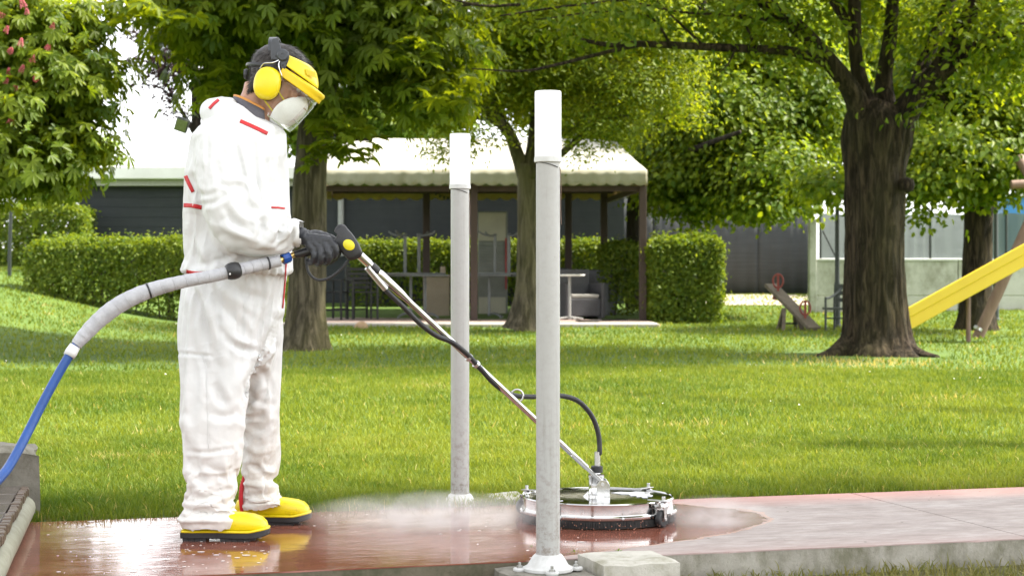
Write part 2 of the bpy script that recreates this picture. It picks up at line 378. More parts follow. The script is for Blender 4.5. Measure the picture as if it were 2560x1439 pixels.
# ---- grass blades
def fbm2(x, y, seed, f0=.5, octs=4):
    r = np.random.default_rng(seed); out = np.zeros_like(x); a = 1.0; f = f0
    for o in range(octs):
        for k in range(3):
            th = r.uniform(0, 6.28); ph = r.uniform(0, 6.28); out += a*np.sin(f*6.28*(x*math.cos(th)+y*math.sin(th))+ph+1.3*np.sin(f*3*(x-y)+ph))/3
        a *= .55; f *= 2.1
    return out
def sample_frustum(n, y0, y1, margin=.9, wide=.345):
    Y = np.sqrt(rng.uniform(y0*y0, y1*y1, n)); X = rng.uniform(-1, 1, n)*(wide*Y+margin); return X, Y
OBST = []     # (x, y, radius) places without grass
def grass_mesh(name, X, Y, h, w, lean, three=True, zoff=0.0):
    s = (X-O0[0])*EN[0]+(Y-O0[1])*EN[1]; u = (X-O0[0])*EU[0]+(Y-O0[1])*EU[1]
    n = len(X); Z = terr(X, Y)+zoff
    th = rng.uniform(0, 6.283, n); la = rng.uniform(0, 6.283, n); ln = lean*rng.uniform(.2, 1.0, n)*h
    dx, dy = np.cos(th)*w/2, np.sin(th)*w/2; lx, ly = np.cos(la)*ln, np.sin(la)*ln
    B = np.stack([X, Y, Z], -1); side = np.stack([dx, dy, 0*dx], -1)
    mid = B+np.stack([lx*.35, ly*.35, h*.6], -1); tip = B+np.stack([lx, ly, h*np.sqrt(np.clip(1-(ln/h)**2*.5, .15, 1))], -1)
    if three:
        V = np.stack([B-side, B+side, mid+side*.8, mid-side*.8, tip], 1).reshape(-1, 3); i = np.arange(n)*5
        Fq = np.concatenate([np.stack([i, i+1, i+2], -1), np.stack([i, i+2, i+3], -1), np.stack([i+3, i+2, i+4], -1)]); k = 3
    else:
        V = np.stack([B-side, B+side, tip], 1).reshape(-1, 3); i = np.arange(n)*3; Fq = np.stack([i, i+1, i+2], -1); k = 1
    col = np.clip(.46+.20*fbm2(X, Y, 5, .25)+.16*fbm2(X, Y, 9, 1.7)+rng.normal(0, .15, n), 0, .84)
    dryp = .45*fbm2(X, Y, 15, .35, 5)+.1+1.1*np.exp(-((X-3.55)**2/.8+(Y-18.4)**2/1.2))+.55*np.exp(-((X+2.0)**2/.6+(Y-15.0)**2/.25))+.35*np.exp(-(np.abs(s-1.42)/.1)**2)
    col = np.where(rng.uniform(0, 1, n) < np.clip(dryp-.42, .015, .85), rng.uniform(.9, 1.0, n), col)
    return np_mesh(name, V, Fq, np.tile(col, k))
M['grass'] = leafmat('grass_blades', (.068, .128, .010), (.212, .264, .033), .42, (1.42, 1.2, .65), .6, (.40, .35, .13))
M['dry_grass'] = leafmat('dry_grass', (.10, .12, .02), (.28, .24, .09), .3, (1.3, 1.2, .9), .6)
def on_lawn(X, Y):
    s = (X-O0[0])*EN[0]+(Y-O0[1])*EN[1]; u = (X-O0[0])*EU[0]+(Y-O0[1])*EU[1]
    ok = (s > 1.372+.02*fbm2(X, Y, 3, 1.5)) & ~((u < -3.3) & (s < 1.6))
    ok &= ~((s < 1.72) & (s > 1.3) & (rng.uniform(0, 1, len(X)) < (1.72-s)*1.1*np.clip(.6+fbm2(X, Y, 21, .8), .0, 1)))
    for (ox, oy, r) in OBST: ok &= (X-ox)**2+(Y-oy)**2 > (r*rng.uniform(.85, 1.25, len(X)))**2
    # gazebo floor
    ok &= ~((Y > 27.35) & (X < 2.28) & (X > -6.2) & (Y < 36))
    return ok
def make_grass():
    out = []
    for (n, y0, y1, h, w, ln, three, nm, lb) in ((340000, 6.3, 10.0, .036, .0040, .9, True, 'grass', 'thick green grass blades of the near lawn behind the path'),
                                                (195000, 10.0, 17.0, .036, .008, .9, False, 'grass', 'green mown grass in the middle of the lawn'),
                                                (150000, 17.0, 42.0, .045, .014, .9, False, 'grass', 'bright grass of the far lawn under the trees')):
        X, Y = sample_frustum(n, y0, y1); ok = on_lawn(X, Y); X, Y = X[ok], Y[ok]; n = len(X)
        if y0 > 15: ok = rng.uniform(0, 1, n) < np.interp(Y, [17, 26, 42], [1, .9, .5]); X, Y = X[ok], Y[ok]; n = len(X)
        hh = h*np.clip(rng.normal(1, .28, n)+.22*fbm2(X, Y, 31, .9), .35, 2.0)
        ww = w*rng.uniform(.7, 1.4, n)*np.interp(Y, [6, 10, 17, 42], [.85, 1.1, 1.1, 2.0])
        o = link(nm, grass_mesh(nm, X, Y, hh, ww, ln, three), None, M['grass']); tag(o, lb, 'grass', kind='stuff')
    # scrubby strip in front of the path
    X = rng.uniform(.55, 2.3, 16000); Y = rng.uniform(4.7, 6.4, 16000); s = (X-O0[0])*EN[0]+(Y-O0[1])*EN[1]
    keep = (s < -.012) & (rng.uniform(0, 1, 16000) < np.clip(.55+.5*fbm2(X, Y, 41, 1.6), .12, 1)); X, Y = X[keep], Y[keep]; n = len(X)
    me = grass_mesh('grass', X, Y, .035*np.clip(rng.normal(1, .4, n), .3, 2.2), .0045*rng.uniform(.7, 1.4, n), 1.3, True)
    tag(link('grass', me, None, M['dry_grass']), 'sparse dry grass in front of the kerb at the lower right', 'grass', kind='stuff')
    # thin strawy fringe along the far edge of the path
    u = rng.uniform(-3.2, 3.0, 9000); s = 1.365+np.abs(rng.normal(0, .12, 9000)); P = O0+np.outer(u, EU)+np.outer(s, EN); X, Y = P[:, 0], P[:, 1]
    keep = rng.uniform(0, 1, 9000) < np.clip(.35+.6*fbm2(X, Y, 51, .9), .05, 1); X, Y = X[keep], Y[keep]; n = len(X)
    me = grass_mesh('grass', X, Y, .022*np.clip(rng.normal(1, .4, n), .3, 2.2), .004*rng.uniform(.7, 1.4, n), 1.0, True)
    tag(link('grass', me, None, M['dry_grass']), 'straw-coloured thin grass fringe along the back edge of the path', 'grass', kind='stuff')
    # fallen white petals on the lawn
    X, Y = sample_frustum(260, 11.0, 27); ok = on_lawn(X, Y); X, Y = X[ok], Y[ok]; n = len(X); Z = terr(X, Y)+.035
    a = rng.uniform(0, 6.28, n); r = rng.uniform(.004, .010, n); V = []
    for k in range(4):
        V.append(np.stack([X+np.cos(a+k*PI/2)*r, Y+np.sin(a+k*PI/2)*r, Z+rng.uniform(0, .008, n)], -1))
    i = np.arange(n)*4
    o = link('fallen_petals', np_mesh('fallen_petals', np.stack(V, 1).reshape(-1, 3), np.stack([i, i+1, i+2, i+3], -1)), None, pmat('petal', (.8, .78, .74), rough=.6))
    tag(o, 'small white petals scattered over the lawn', 'petals', kind='stuff')

# ---- weeds (broad leaves) at the kerb foot and by the pad
M['weed'] = leafmat('weed_leaf', (.07, .16, .012), (.20, .30, .03), .35, (1.4, 1.4, .7), .5)
def weed(x, y, z, n, size, label, group):
    t = thing('weed', (x, y, z), label, 'weed', group); V, Fc, A = [], [], []
    for k in range(n):
        a = random.uniform(0, 6.28); L_ = size*random.uniform(.6, 1.2); w = L_*random.uniform(.25, .4); up = random.uniform(.3, 1.1); b = len(V)
        d = Vector((math.cos(a), math.sin(a), up)).normalized(); sd = Vector((-math.sin(a), math.cos(a), 0))
        p0 = Vector((random.uniform(-.4, .4)*size, random.uniform(-.4, .4)*size, 0))
        V += [p0, p0+d*L_*.45+sd*w/2, p0+d*L_-Vector((0, 0, L_*.2)), p0+d*L_*.45-sd*w/2, p0+d*L_*.5-Vector((0, 0, w*.15))]
        Fc += [(b, b+1, b+4), (b+1, b+2, b+4), (b+2, b+3, b+4), (b+3, b, b+4)]; A += [random.random()]*4
    o = link('leaf', np_mesh('leaf', [tuple(v) for v in V], Fc, A), t, M['weed']); o['kind'] = 'stuff'

# ---- pads and loose slabs
def rough_block(mb, cx, cy, z0, z1, lx, ly, ang, seed, amp=.006, nx=14, ny=10):
    """block with worn, uneven top and edges"""
    ca, sa = math.cos(ang), math.sin(ang); g = {}
    def P(i, j, z, sh=0.0):
        x = (i/nx-.5)*lx; y = (j/ny-.5)*ly
        ed = min(i, nx-i, j, ny-j)
        zz = z+(amp*nz((x*9, y*9, seed)) if z == z1 else 0)-(amp*1.1*(1+nz((x*14, y*14, seed+3))) if (ed == 0 and z == z1) else 0)
        wob = amp*nz((x*12+seed, y*12, z*12)) if ed == 0 else 0
        x *= 1+wob/lx*2; y *= 1+wob/ly*2
        return (cx+x*ca-y*sa, cy+x*sa+y*ca, zz)
    top = [[P(i, j, z1) for i in range(nx+1)] for j in range(ny+1)]
    b = len(mb.v); mb.v += [Vector(p) for r in top for p in r]; w = nx+1
    mb.f += [(b+j*w+i, b+j*w+i+1, b+(j+1)*w+i+1, b+(j+1)*w+i) for j in range(ny) for i in range(nx)]
    per = [(i, 0) for i in range(nx)]+[(nx, j) for j in range(ny)]+[(i, ny) for i in range(nx, 0, -1)]+[(0, j) for j in range(ny, 0, -1)]
    lvls = [z1-(z1-z0)*t for t in (.12, .5, 1)]
    prev = [b+j*w+i for i, j in per]
    for z in lvls:
        nb = len(mb.v); mb.v += [Vector(P(i, j, z)) for i, j in per]; cur = list(range(nb, nb+len(per)))
        mb.f += [(prev[k], cur[k], cur[(k+1) % len(per)], prev[(k+1) % len(per)]) for k in range(len(per))]; prev = cur
    mb.f.append(tuple(prev[::-1]))
    return mb
A16 = math.atan2(EU[1], EU[0])
def block_thing(name, cx, cy, z0, z1, lx, ly, ang, seed, mat, label, cat, amp=.006):
    o = rough_block(MB(), 0, 0, z0, z1, lx, ly, ang, seed, amp).build(name, mat, None, smooth=True, sharp=40)
    o.location = (cx, cy, 0); return tag(o, label, cat)
BX, BY = (1370-1280)/FPX*5.52, 5.52           # front bollard foot
block_thing('footing_pad', *UV(-1.744, -.15), -.22, -.012, .265, .285, A16, 2.3, M['conc_old'], 'square concrete footing under the near bollard lamp', 'footing')
block_thing('paving_stone', *UV(-1.478, -.137), -.16, .022, .25, .255, A16, 5.1, M['conc_pale'], 'loose pale paving stone lying right of the near bollard', 'paving stone')
B2X, B2Y = (1150-1280)/FPX*7.13, 7.13
block_thing('footing_pad', B2X-.005, B2Y+.03, -.2, -.014, .22, .22, A16, 8.7, M['conc_pale'], 'pale concrete footing under the rear bollard lamp', 'footing')
p = W(1268, 1252, 7.22); block_thing('paving_stone', p.x, 7.24, -.15, .018, .15, .2, A16, 3.9, M['conc_pale'], 'small pale stone between rear bollard and the steel cleaner', 'paving stone')

# ---- step at the left edge (its own frame: t along the edge, w to the left)
S0 = np.array([-1.775, 6.6]); SD = np.array([-.2018, .979]); SL = np.array([-.979, -.2018])
def SV(w, t): p = S0+SD*t+SL*w; return float(p[0]), float(p[1])
def sbox(mb, w0, w1, t0, t1, z0, z1):
    c = [SV(w1, t0), SV(w0, t0), SV(w0, t1), SV(w1, t1)]
    return mb.add([(x, y, z0) for x, y in c]+[(x, y, z1) for x, y in c], [(3, 2, 1, 0), (4, 5, 6, 7), (0, 1, 5, 4), (1, 2, 6, 5), (2, 3, 7, 6), (3, 0, 4, 7)])
st = thing('garden_step', SV(.2, -.6)+(0,), 'brick edged step with wet tiles at the lower left corner', 'step')
M['brick'] = pmat('wet_brick', (.065, .042, .027), (.11, .072, .045), rough=.4, scale=40, bstr=.5)
M['tread'] = pmat('wet_tread_tile', (.10, .085, .075), (.16, .135, .12), rough=.14, scale=14, bstr=.25)
M['nosing'] = pmat('pale_plaster', (.28, .275, .21), (.20, .195, .14), rough=.6, scale=18, bstr=.3)
sbox(MB(), .012, 1.3, -2.2, .10, .003, .092).build('step_body', M['conc_old'], st)
pts = [SV(.016, t)+(.047+.003*nz((t*4, 1, 2)),) for t in np.linspace(-2.2, .0, 26)]
MB().tube(pts, .044, 16).build('rounded_nosing', M['nosing'], st, smooth=True, sharp=60)
t_ = -2.2
while t_ < .02:
    L_ = .036; mb = MB(); sbox(mb, random.uniform(-.006, .003), .024+random.uniform(0, .003), t_, t_+L_-.005, .0925, .122+random.uniform(-.003, .004)); mb.build('brick', M['brick'], st, bevel=.004); t_ += L_
for i in range(5):
    for j in range(9):
        mb = MB(); w1 = .032+i*.22; t1 = .10-j*.26
        sbox(mb, w1, w1+.214, t1-.254, t1, .0935, .114+random.uniform(-.002, .002)); mb.build('tile', M['tread'], st, bevel=.003)
x, y = SV(.40, .235)
block_thing('low_wall', x, y, -.1, .258, .83, .24, math.atan2(-SL[1], -SL[0])+.12, 6.6, M['conc_old'], 'weathered concrete low wall end beside the step at the left edge', 'wall', amp=.02)

# ================================================================== BACKGROUND BUILDINGS AND FENCES
M['cladding'] = pmat('dark_cladding', (.020, .025, .030), (.028, .033, .038), rough=.75, scale=3, bstr=.3, bdist=.02, stretch=(.3, .3, 14))
M['white_render'] = pmat('white_fascia', (.80, .80, .79), (.70, .70, .68), rough=.6, scale=2)
M['grey_metal'] = pmat('galvanised_pipe', (.35, .36, .36), rough=.5)
bl = thing('low_building', W(900, 760, 36), 'long low building with dark grey cladding and white flat roof edge', 'building')
a = W(200, 467, 36); b_ = W(1560, 467, 36); top = a.z
w = MB(); w.box(((a.x+b_.x)/2, 38.5, (top-.2)/2+.2), (b_.x-a.x, 5.0, top)); w.build('wall', M['cladding'], bl)
# horizontal cladding boards on the left, exposed stretch
for i in range(11):
    z = top-.11-i*.2
    x0 = a.x; x1 = W(735, 0, 36).x
    MB().box(((x0+x1)/2, 35.985, z), (x1-x0+.02, .03, .196)).build('cladding_board', M['cladding'], bl, bevel=.002)
rf = MB(); r0 = W(168, 440, 35.6); r1 = W(1560, 440, 35.6); zt = W(0, 416, 35.6).z; zb = W(0, 448, 35.6).z
rf.box(((r0.x+r1.x)/2, 38.3, (zt+zb)/2), (r1.x-r0.x, 5.6, zt-zb)).build('roof', M['white_render'], bl, bevel=.02)
s_ = MB(); zt2 = W(0, 465, 35.8).z
s_.box(((r0.x+r1.x)/2+.1, 38.3, (zb+zt2)/2-.002), (r1.x-r0.x-.3, 5.2, zb-zt2-.006)).build('soffit', pmat('soffit_grey', (.42, .42, .40), rough=.6), bl)
MB().tube([W(852, 490, 35.9), W(852, 640, 35.9)], .06, 12).build('downpipe', M['grey_metal'], bl, smooth=True)
# dark screened fence on the right
M['screen_dark'] = pmat('dark_shade_cloth', (.035, .040, .042), (.05, .055, .058), rough=.9, scale=2, bstr=.3, bdist=.02, stretch=(.4, .4, 10))
fx0, fx1 = W(1500, 0, 40).x, W(2026, 0, 40).x; ztop = W(0, 478, 40).z
fn = thing('screened_fence', (fx0, 40, .5), 'dark grey shade cloth fence behind the trimmed hedge', 'fence')
nb = 4
for i in range(nb):
    x0 = fx0+(fx1-fx0)*i/nb; x1 = fx0+(fx1-fx0)*(i+1)/nb; mb = MB(); k = 12; row = []
    zb_ = T(x0, 40)+.02
    vs_ = [(x0+(x1-x0)*t/k, 40+.02*math.sin(t*1.9+i), z) for z in (zb_, (zb_+ztop)/2, ztop) for t in range(k+1)]
    mb.add(vs_, [(r*(k+1)+t, r*(k+1)+t+1, (r+1)*(k+1)+t+1, (r+1)*(k+1)+t) for r in range(2) for t in range(k)])
    o = mb.build('screen_panel', M['screen_dark'], fn, smooth=True); sm = o.modifiers.new('t', 'SOLIDIFY'); sm.thickness = .008
for i in range(nb+1):
    x0 = fx0+(fx1-fx0)*i/nb
    MB().tube([(x0, 40.06, .3), (x0, 40.06, ztop+.03)], .03, 10).build('fence_post', M['grey_metal'], fn, smooth=True)
# concrete wall with netting on top, right
M['wall_conc'] = concrete('stained_wall_concrete', (.40, .40, .34), (.50, .50, .44), (.20, .20, .14), 1.6)
YW = 33.0; wx0 = W(2026, 0, YW).x; wx1 = W(2760, 0, YW).x; wtop = W(0, 652, YW).z; wmid = W(0, 738, YW).z; wbot = W(0, 812, YW).z
cw = thing('concrete_wall', (wx0, YW, wbot), 'pale stained concrete boundary wall at the right, behind the slide', 'wall')
seg = (wx1-wx0)/4
for i in range(4):
    for (z0, z1) in ((wbot-.2, wmid-.008), (wmid, wtop)):
        MB().box((wx0+seg*(i+.5), YW, (z0+z1)/2), (seg-.012, .14, z1-z0)).build('panel', M['wall_conc'], cw, bevel=.008)
MB().box(((wx0+wx1)/2, YW, wtop+.022), (wx1-wx0, .2, .04)).build('coping', pmat('pale_coping', (.62, .62, .58), rough=.7), cw, bevel=.008)
pc = MB().box((wx0+.03, YW-.02, (W(0, 548, YW).z+wbot)/2-.1), (.13, .2, W(0, 548, YW).z-wbot+.2)); pc.build('pillar', M['wall_conc'], cw, bevel=.01)
def net_material():
    m, nt, b, L = newmat('green_netting'); out = nt.nodes['Material Output']; b.inputs['Roughness'].default_value = .9
    b.inputs['Base Color'].default_value = (.085, .115, .10, 1)
    t = nt.nodes.new('ShaderNodeBsdfTransparent'); tl = nt.nodes.new('ShaderNodeBsdfTranslucent'); tl.inputs[0].default_value = (.16, .2, .18, 1)
    m1 = nt.nodes.new('ShaderNodeMixShader'); m1.inputs[0].default_value = .4; L.new(b.outputs[0], m1.inputs[1]); L.new(tl.outputs[0], m1.inputs[2])
    mx = nt.nodes.new('ShaderNodeMixShader')
    L.new(ramp(nt, tex_noise(nt, 5, 3, .6, stretch=(.3, 1, 8)), [(.3, .06), (.7, .12)]), mx.inputs[0])
    L.new(m1.outputs[0], mx.inputs[1]); L.new(t.outputs[0], mx.inputs[2]); L.new(mx.outputs[0], out.inputs['Surface']); return m
M['net'] = net_material()
nf = thing('netting_fence', (wx0, YW, wtop), 'green grey netting fence standing on the concrete wall', 'fence')
ntop = W(0, 532, YW).z
posts = [2050, 2093+120, 2325, 2515, 2700]
for i in range(4):
    x0, x1 = W(posts[i], 0, YW).x, W(posts[i+1], 0, YW).x; mb = MB(); k = 14
    vs_ = [(x0+(x1-x0)*t/k, YW+.015*math.sin(t*2.1+i), z-(.03*math.sin(PI*t/k) if z == ntop else 0)) for z in (wtop+.05, (wtop+ntop)/2, ntop) for t in range(k+1)]
    mb.add(vs_, [(r*(k+1)+t, r*(k+1)+t+1, (r+1)*(k+1)+t+1, (r+1)*(k+1)+t) for r in range(2) for t in range(k)])
    mb.build('net_panel', M['net'], nf, smooth=True)
M['dark_metal'] = pmat('dark_green_steel', (.02, .028, .024), (.03, .036, .032), rough=.5)
for q in posts:
    x0 = W(q, 0, YW).x; MB().tube([(x0, YW-.03, wtop+.042), (x0, YW-.03, ntop+.04)], .022, 8).build('fence_post', M['dark_metal'], nf, smooth=True)
x0 = W(2052, 0, YW).x; MB().tube([(x0+.03, YW-.05, wtop+.55), (x0+.28, YW-.05, wtop+.045)], .016, 8).build('brace', M['dark_metal'], nf, smooth=True)
# blue panelled building behind the netting at the right edge
bb = thing('blue_building', W(2600, 720, 36), 'blue panelled shed behind the netting at the right edge', 'shed')
q0, q1 = W(2512, 0, 36).x, W(2760, 0, 36).x; z1 = W(0, 492, 36).z
for i in range(4):
    d = (q1-q0)/4; MB().box((q0+d*(i+.5), 37.0, (z1+.6)/2), (d-.02, 1.9, z1-.6)).build('panel', pmat('blue_panel', (.03, .20, .48), (.04, .22, .52), rough=.45, scale=3), bb, bevel=.01)
MB().box(((q0+q1)/2, 37, z1+.04), (q1-q0+.2, 2.1, .07)).build('roof', M['white_render'], bb, bevel=.01)
# gravel strip in front of the dark fence
gx0, gx1 = W(1600, 0, 38).x, W(2150, 0, 38).x
mb = MB(); n = 16; k2 = 8
vs_ = [(gx0+(gx1-gx0)*i/n, 35.2+4.6*j/k2, T(gx0+(gx1-gx0)*i/n, 35.2+4.6*j/k2)+.01) for j in range(k2+1) for i in range(n+1)]
mb.add(vs_, [(j*(n+1)+i, j*(n+1)+i+1, (j+1)*(n+1)+i+1, (j+1)*(n+1)+i) for j in range(k2) for i in range(n)])
gv = mb.build('gravel_path', concrete('pale_gravel', (.55, .47, .40), (.42, .36, .30), None, 8), None, smooth=True); tag(gv, 'pale gravel strip along the dark fence', kind='structure')
# ================================================================== GAZEBO
FZ = .22
M['canvas'] = pmat('white_canvas', (.46, .44, .39), (.31, .30, .255), rough=.75, scale=1.1, bstr=.15, bdist=.02)
def canvas_valance():
    m, nt, b, L = newmat('mildewed_canvas'); b.inputs['Roughness'].default_value = .8
    c = ramp(nt, tex_noise(nt, 2.2, 6, .7, stretch=(1, 1, .5)), [(.3, (.50, .50, .42)), (.55, (.40, .40, .31)), (.75, (.26, .27, .19))])
    L.new(c, b.inputs['Base Color']); out = nt.nodes['Material Output']
    t = nt.nodes.new('ShaderNodeBsdfTranslucent'); t.inputs[0].default_value = (.75, .52, .26, 1)
    mx = nt.nodes.new('ShaderNodeMixShader'); mx.inputs[0].default_value = .3
    L.new(b.outputs[0], mx.inputs[1]); L.new(t.outputs[0], mx.inputs[2]); L.new(mx.outputs[0], out.inputs['Surface']); return m
M['valance'] = canvas_valance()
M['valance_in'] = pmat('tan_canvas', (.55, .40, .21), (.45, .31, .15), rough=.8, scale=3)
M['brown_post'] = pmat('brown_painted_wood', (.045, .026, .020), (.06, .035, .028), rough=.55, scale=8, stretch=(1, 1, .2))
fl = MB(); fx0, fx1 = -6.0, 2.25
fl.box(((fx0+fx1)/2, 31.4, FZ-.15), (fx1-fx0, 8.0, .3)); fl.build('gazebo_floor', pmat('terrace_concrete', (.40, .37, .33), (.30, .27, .24), rough=.8, scale=2.5, bstr=.2), None, bevel=.02)
tag(bpy.data.objects['gazebo_floor'], 'pinkish concrete terrace floor under the gazebo', kind='structure')
for i in range(9):
    for j in range(5):
        x0 = -5.9+i*.9; y0 = 28.3+j*1.35
        MB().box((x0+.445, y0+.67, FZ+.004), (.89, 1.34, .016)).build('tile', pmat('terrace_tile', (.30, .215, .19), (.37, .28, .25), rough=.6, scale=5) if (i, j) == (0, 0) else bpy.data.materials['terrace_tile'], bpy.data.objects['gazebo_floor'], bevel=.004)
gz = thing('gazebo', (-.6, 31.4, FZ), 'white canvas roofed gazebo with scalloped valance and brown posts', 'gazebo')
EZ = 2.634; FR = Vector((2.15, 28.7, EZ)); FL = Vector((-3.42, 28.7, EZ)); BR = Vector((1.98, 34.2, EZ)); BL = Vector((-3.42, 34.2, EZ))
RL = Vector((-2.8, 31.5, 3.36)); RR = Vector((1.79, 31.5, 3.34))
def patch(a, b, c, d, n=14, m=8, sag=.035):
    """bilinear patch a-b bottom, d-c top, sagging between ribs"""
    mb = MB(); vs_ = []
    for j in range(m+1):
        for i in range(n+1):
            s, t = i/n, j/m; p = (a*(1-s)+b*s)*(1-t)+(d*(1-s)+c*s)*t
            p = p-Vector((0, 0, sag*math.sin(PI*t)*(.6+.4*abs(math.sin(PI*s*3)))+.01*nz(p, 2))); vs_.append(p)
    mb.add(vs_, [(j*(n+1)+i, j*(n+1)+i+1, (j+1)*(n+1)+i+1, (j+1)*(n+1)+i) for j in range(m) for i in range(n)]); return mb
roof = MB()
for q in ((FL, FR, RR, RL), (FR, BR, RR, RR), (BR, BL, RL, RR), (BL, FL, RL, RL)):
    t = patch(*q); roof.add(t.v, t.f)
o = roof.build('canvas_roof', M['canvas'], gz, smooth=True, sharp=0); sm = o.modifiers.new('t', 'SOLIDIFY'); sm.thickness = .006
def valance(a, b, drop, nscal, mat, name):
    n = nscal*6; vs_ = []
    for r in range(4):
        for i in range(n+1):
            p = a.lerp(b, i/n); d = drop*(.84+.16*abs(math.sin(PI*i/6)))
            w_ = (b-a).cross(Vector((0, 0, 1))).normalized()*(.012*math.sin(i*.9)*r/3)
            vs_.append(p-Vector((0, 0, d*r/3))+w_)
    mb = MB().add(vs_, [(r*(n+1)+i, r*(n+1)+i+1, (r+1)*(n+1)+i+1, (r+1)*(n+1)+i) for r in range(3) for i in range(n)])
    o = mb.build(name, mat, gz, smooth=True, sharp=0); s2 = o.modifiers.new('t', 'SOLIDIFY'); s2.thickness = .005
valance(FL+Vector((0, -.008, 0)), FR+Vector((.008, -.008, 0)), .25, 26, M['valance'], 'front_valance')
valance(FR+Vector((.008, 0, 0)), BR+Vector((.008, 0, 0)), .25, 22, M['valance'], 'side_valance')
valance(BR+Vector((0, .01, .06)), BL+Vector((0, .01, .06)), .30, 22, M['valance_in'], 'back_valance')
valance(BL+Vector((-.01, 0, 0)), FL+Vector((-.01, 0, 0)), .25, 22, M['valance_in'], 'side_valance')
def post(px, Y, w=.14):
    x = (px-1280)/FPX*Y; MB().box((x, Y, (FZ+EZ)/2-.02), (w, w, EZ-FZ-.06)).build('post', M['brown_post'], gz, bevel=.008)
for px in (1607, 1185, 766): post(px, 29.0, .115)
for px in (1510, 1421, 1066, 800): post(px, 33.9 if px != 1510 else 33.6, .13)
zb = W(0, 471, 29.0).z
MB().box(((FL.x+FR.x)/2, 29.08, zb), (FR.x-FL.x-.1, .06, .09)).build('beam', M['brown_post'], gz, bevel=.006)
zb2 = W(0, 478, 33.8).z
MB().box(((FL.x+FR.x)/2-.1, 33.8, zb2), (FR.x-FL.x-.3, .06, .09)).build('beam', M['brown_post'], gz, bevel=.006)
MB().bar((2.06, 29.05, zb), (1.76, 33.7, zb), .06, .09).build('beam', M['brown_post'], gz, bevel=.006)
# festoon string under the beam
t = thing('string_lights', W(1110, 490, 33.7), 'drooping string of little dark bulbs hung under the gazebo beam', 'string lights')
pts = [W(1085+i*5, 478+14*math.sin(PI*i/14), 33.7) for i in range(15)]
MB().tube(pts, .006, 6).build('cable', M['black_rubber'], t)
for p_ in pts[1:-1:2]: MB().lathe([(.002, 0), (.018, -.012), (.022, -.035), (.012, -.055), (.001, -.06)], 10, p_).build('bulb', M['black_plastic'], t, smooth=True)

# ---- furniture
M['chair_black'] = pmat('black_chair', (.012, .012, .013), (.018, .018, .02), rough=.45)
M['table_grey'] = pmat('grey_table', (.16, .17, .17), (.12, .125, .13), rough=.4)
M['rattan'] = pmat('grey_resin', (.085, .085, .095), (.065, .065, .075), rough=.5, scale=50, bstr=.3)
M['cushion'] = pmat('grey_cushion', (.42, .41, .39), rough=.8, bstr=.3)
def gp(px, Y, z=FZ+.012): return Vector(((px-1280)/FPX*Y, Y, z))
def slat_chair(loc, rz, label, group, z=0):
    t = thing('garden_chair', (0, 0, 0), label, 'chair', group)
    for sx in (-.21, .21):
        for sy in (-.2, .2): MB().bar((sx, sy, 0), (sx, sy*.95, .44 if sy < 0 else .86), .032, .032).build('leg', M['chair_black'], t, bevel=.004)
        MB().bar((sx, -.23, .64), (sx, .2, .66), .04, .025).build('armrest', M['chair_black'], t, bevel=.004)
        MB().bar((sx, -.2, .44), (sx, -.2, .635), .03, .03).build('arm_post', M['chair_black'], t)
        MB().bar((sx*.98, -.185, .16), (sx*.98, .18, .16), .02, .03).build('stretcher', M['chair_black'], t)
    for i in range(5): MB().box((0, -.18+i*.09, .45), (.40, .075, .022)).build('seat_slat', M['chair_black'], t, bevel=.004)
    for i in range(5): MB().box((0, .205, .53+i*.075), (.385, .02, .055)).build('back_slat', M['chair_black'], t, bevel=.004)
    t.location = Vector(loc)+Vector((0, 0, z)); t.rotation_euler = (0, 0, rz); return t
c1 = slat_chair(gp(905, 29.9), .35, 'black slatted garden chair right of the chestnut trunk, nearest to the table', 'black slatted chairs')
c2 = copy_tree(c1); c2.location = gp(875, 30.5); c2.rotation_euler = (0, 0, -.5); c2['label'] = 'black slatted garden chair squeezed behind the chair next to the table'
c3 = copy_tree(c1); c3.location = gp(832, 29.7); c3.rotation_euler = (0, 0, 1.4); c3['label'] = 'black slatted garden chair half hidden by the chestnut trunk'
def ped_table(label, loc, rz, flip=False, wid=.62, h=.74, mat=None):
    mat = mat or M['table_grey']; t = thing('bistro_table', (0, 0, 0), label, 'table', 'grey bistro tables')
    sg = (lambda z: (h-z)) if flip else (lambda z: z)
    MB().box((0, 0, sg(h-.014)), (1.0, wid, .028)).build('tabletop', mat, t, bevel=.006)
    for sx in (-.12, .12): MB().bar((sx, 0, sg(.05)), (sx, 0, sg(h-.03)), .045, .045).build('column', mat, t)
    for sy in (-1, 1):
        for sx in (-1, 1):
            pts = [(sx*.1, sy*.01, sg(.07)), (sx*.2, sy*.1, sg(.09)), (sx*.3, sy*.2, sg(.055)), (sx*.34, sy*.25, sg(.016))]
            MB().tube(catmull(pts, 4), .016, 8).build('foot', mat, t, smooth=True)
    t.location = loc; t.rotation_euler = (0, 0, rz); return t
ped_table('grey bistro table standing left of the beige box', gp(1045, 30.2), .05)
ped_table('grey bistro table upside down on the left table', gp(1030, 30.2, FZ+.755), .3, True)
ped_table('grey bistro table standing in front of the tall cooler', gp(1205, 30.3), -.04)
ped_table('grey bistro table upside down on the table by the cooler', gp(1255, 30.35, FZ+.755), -.2, True)
ped_table('grey bistro table standing behind the small tree trunk', gp(1350, 31.6), .1)
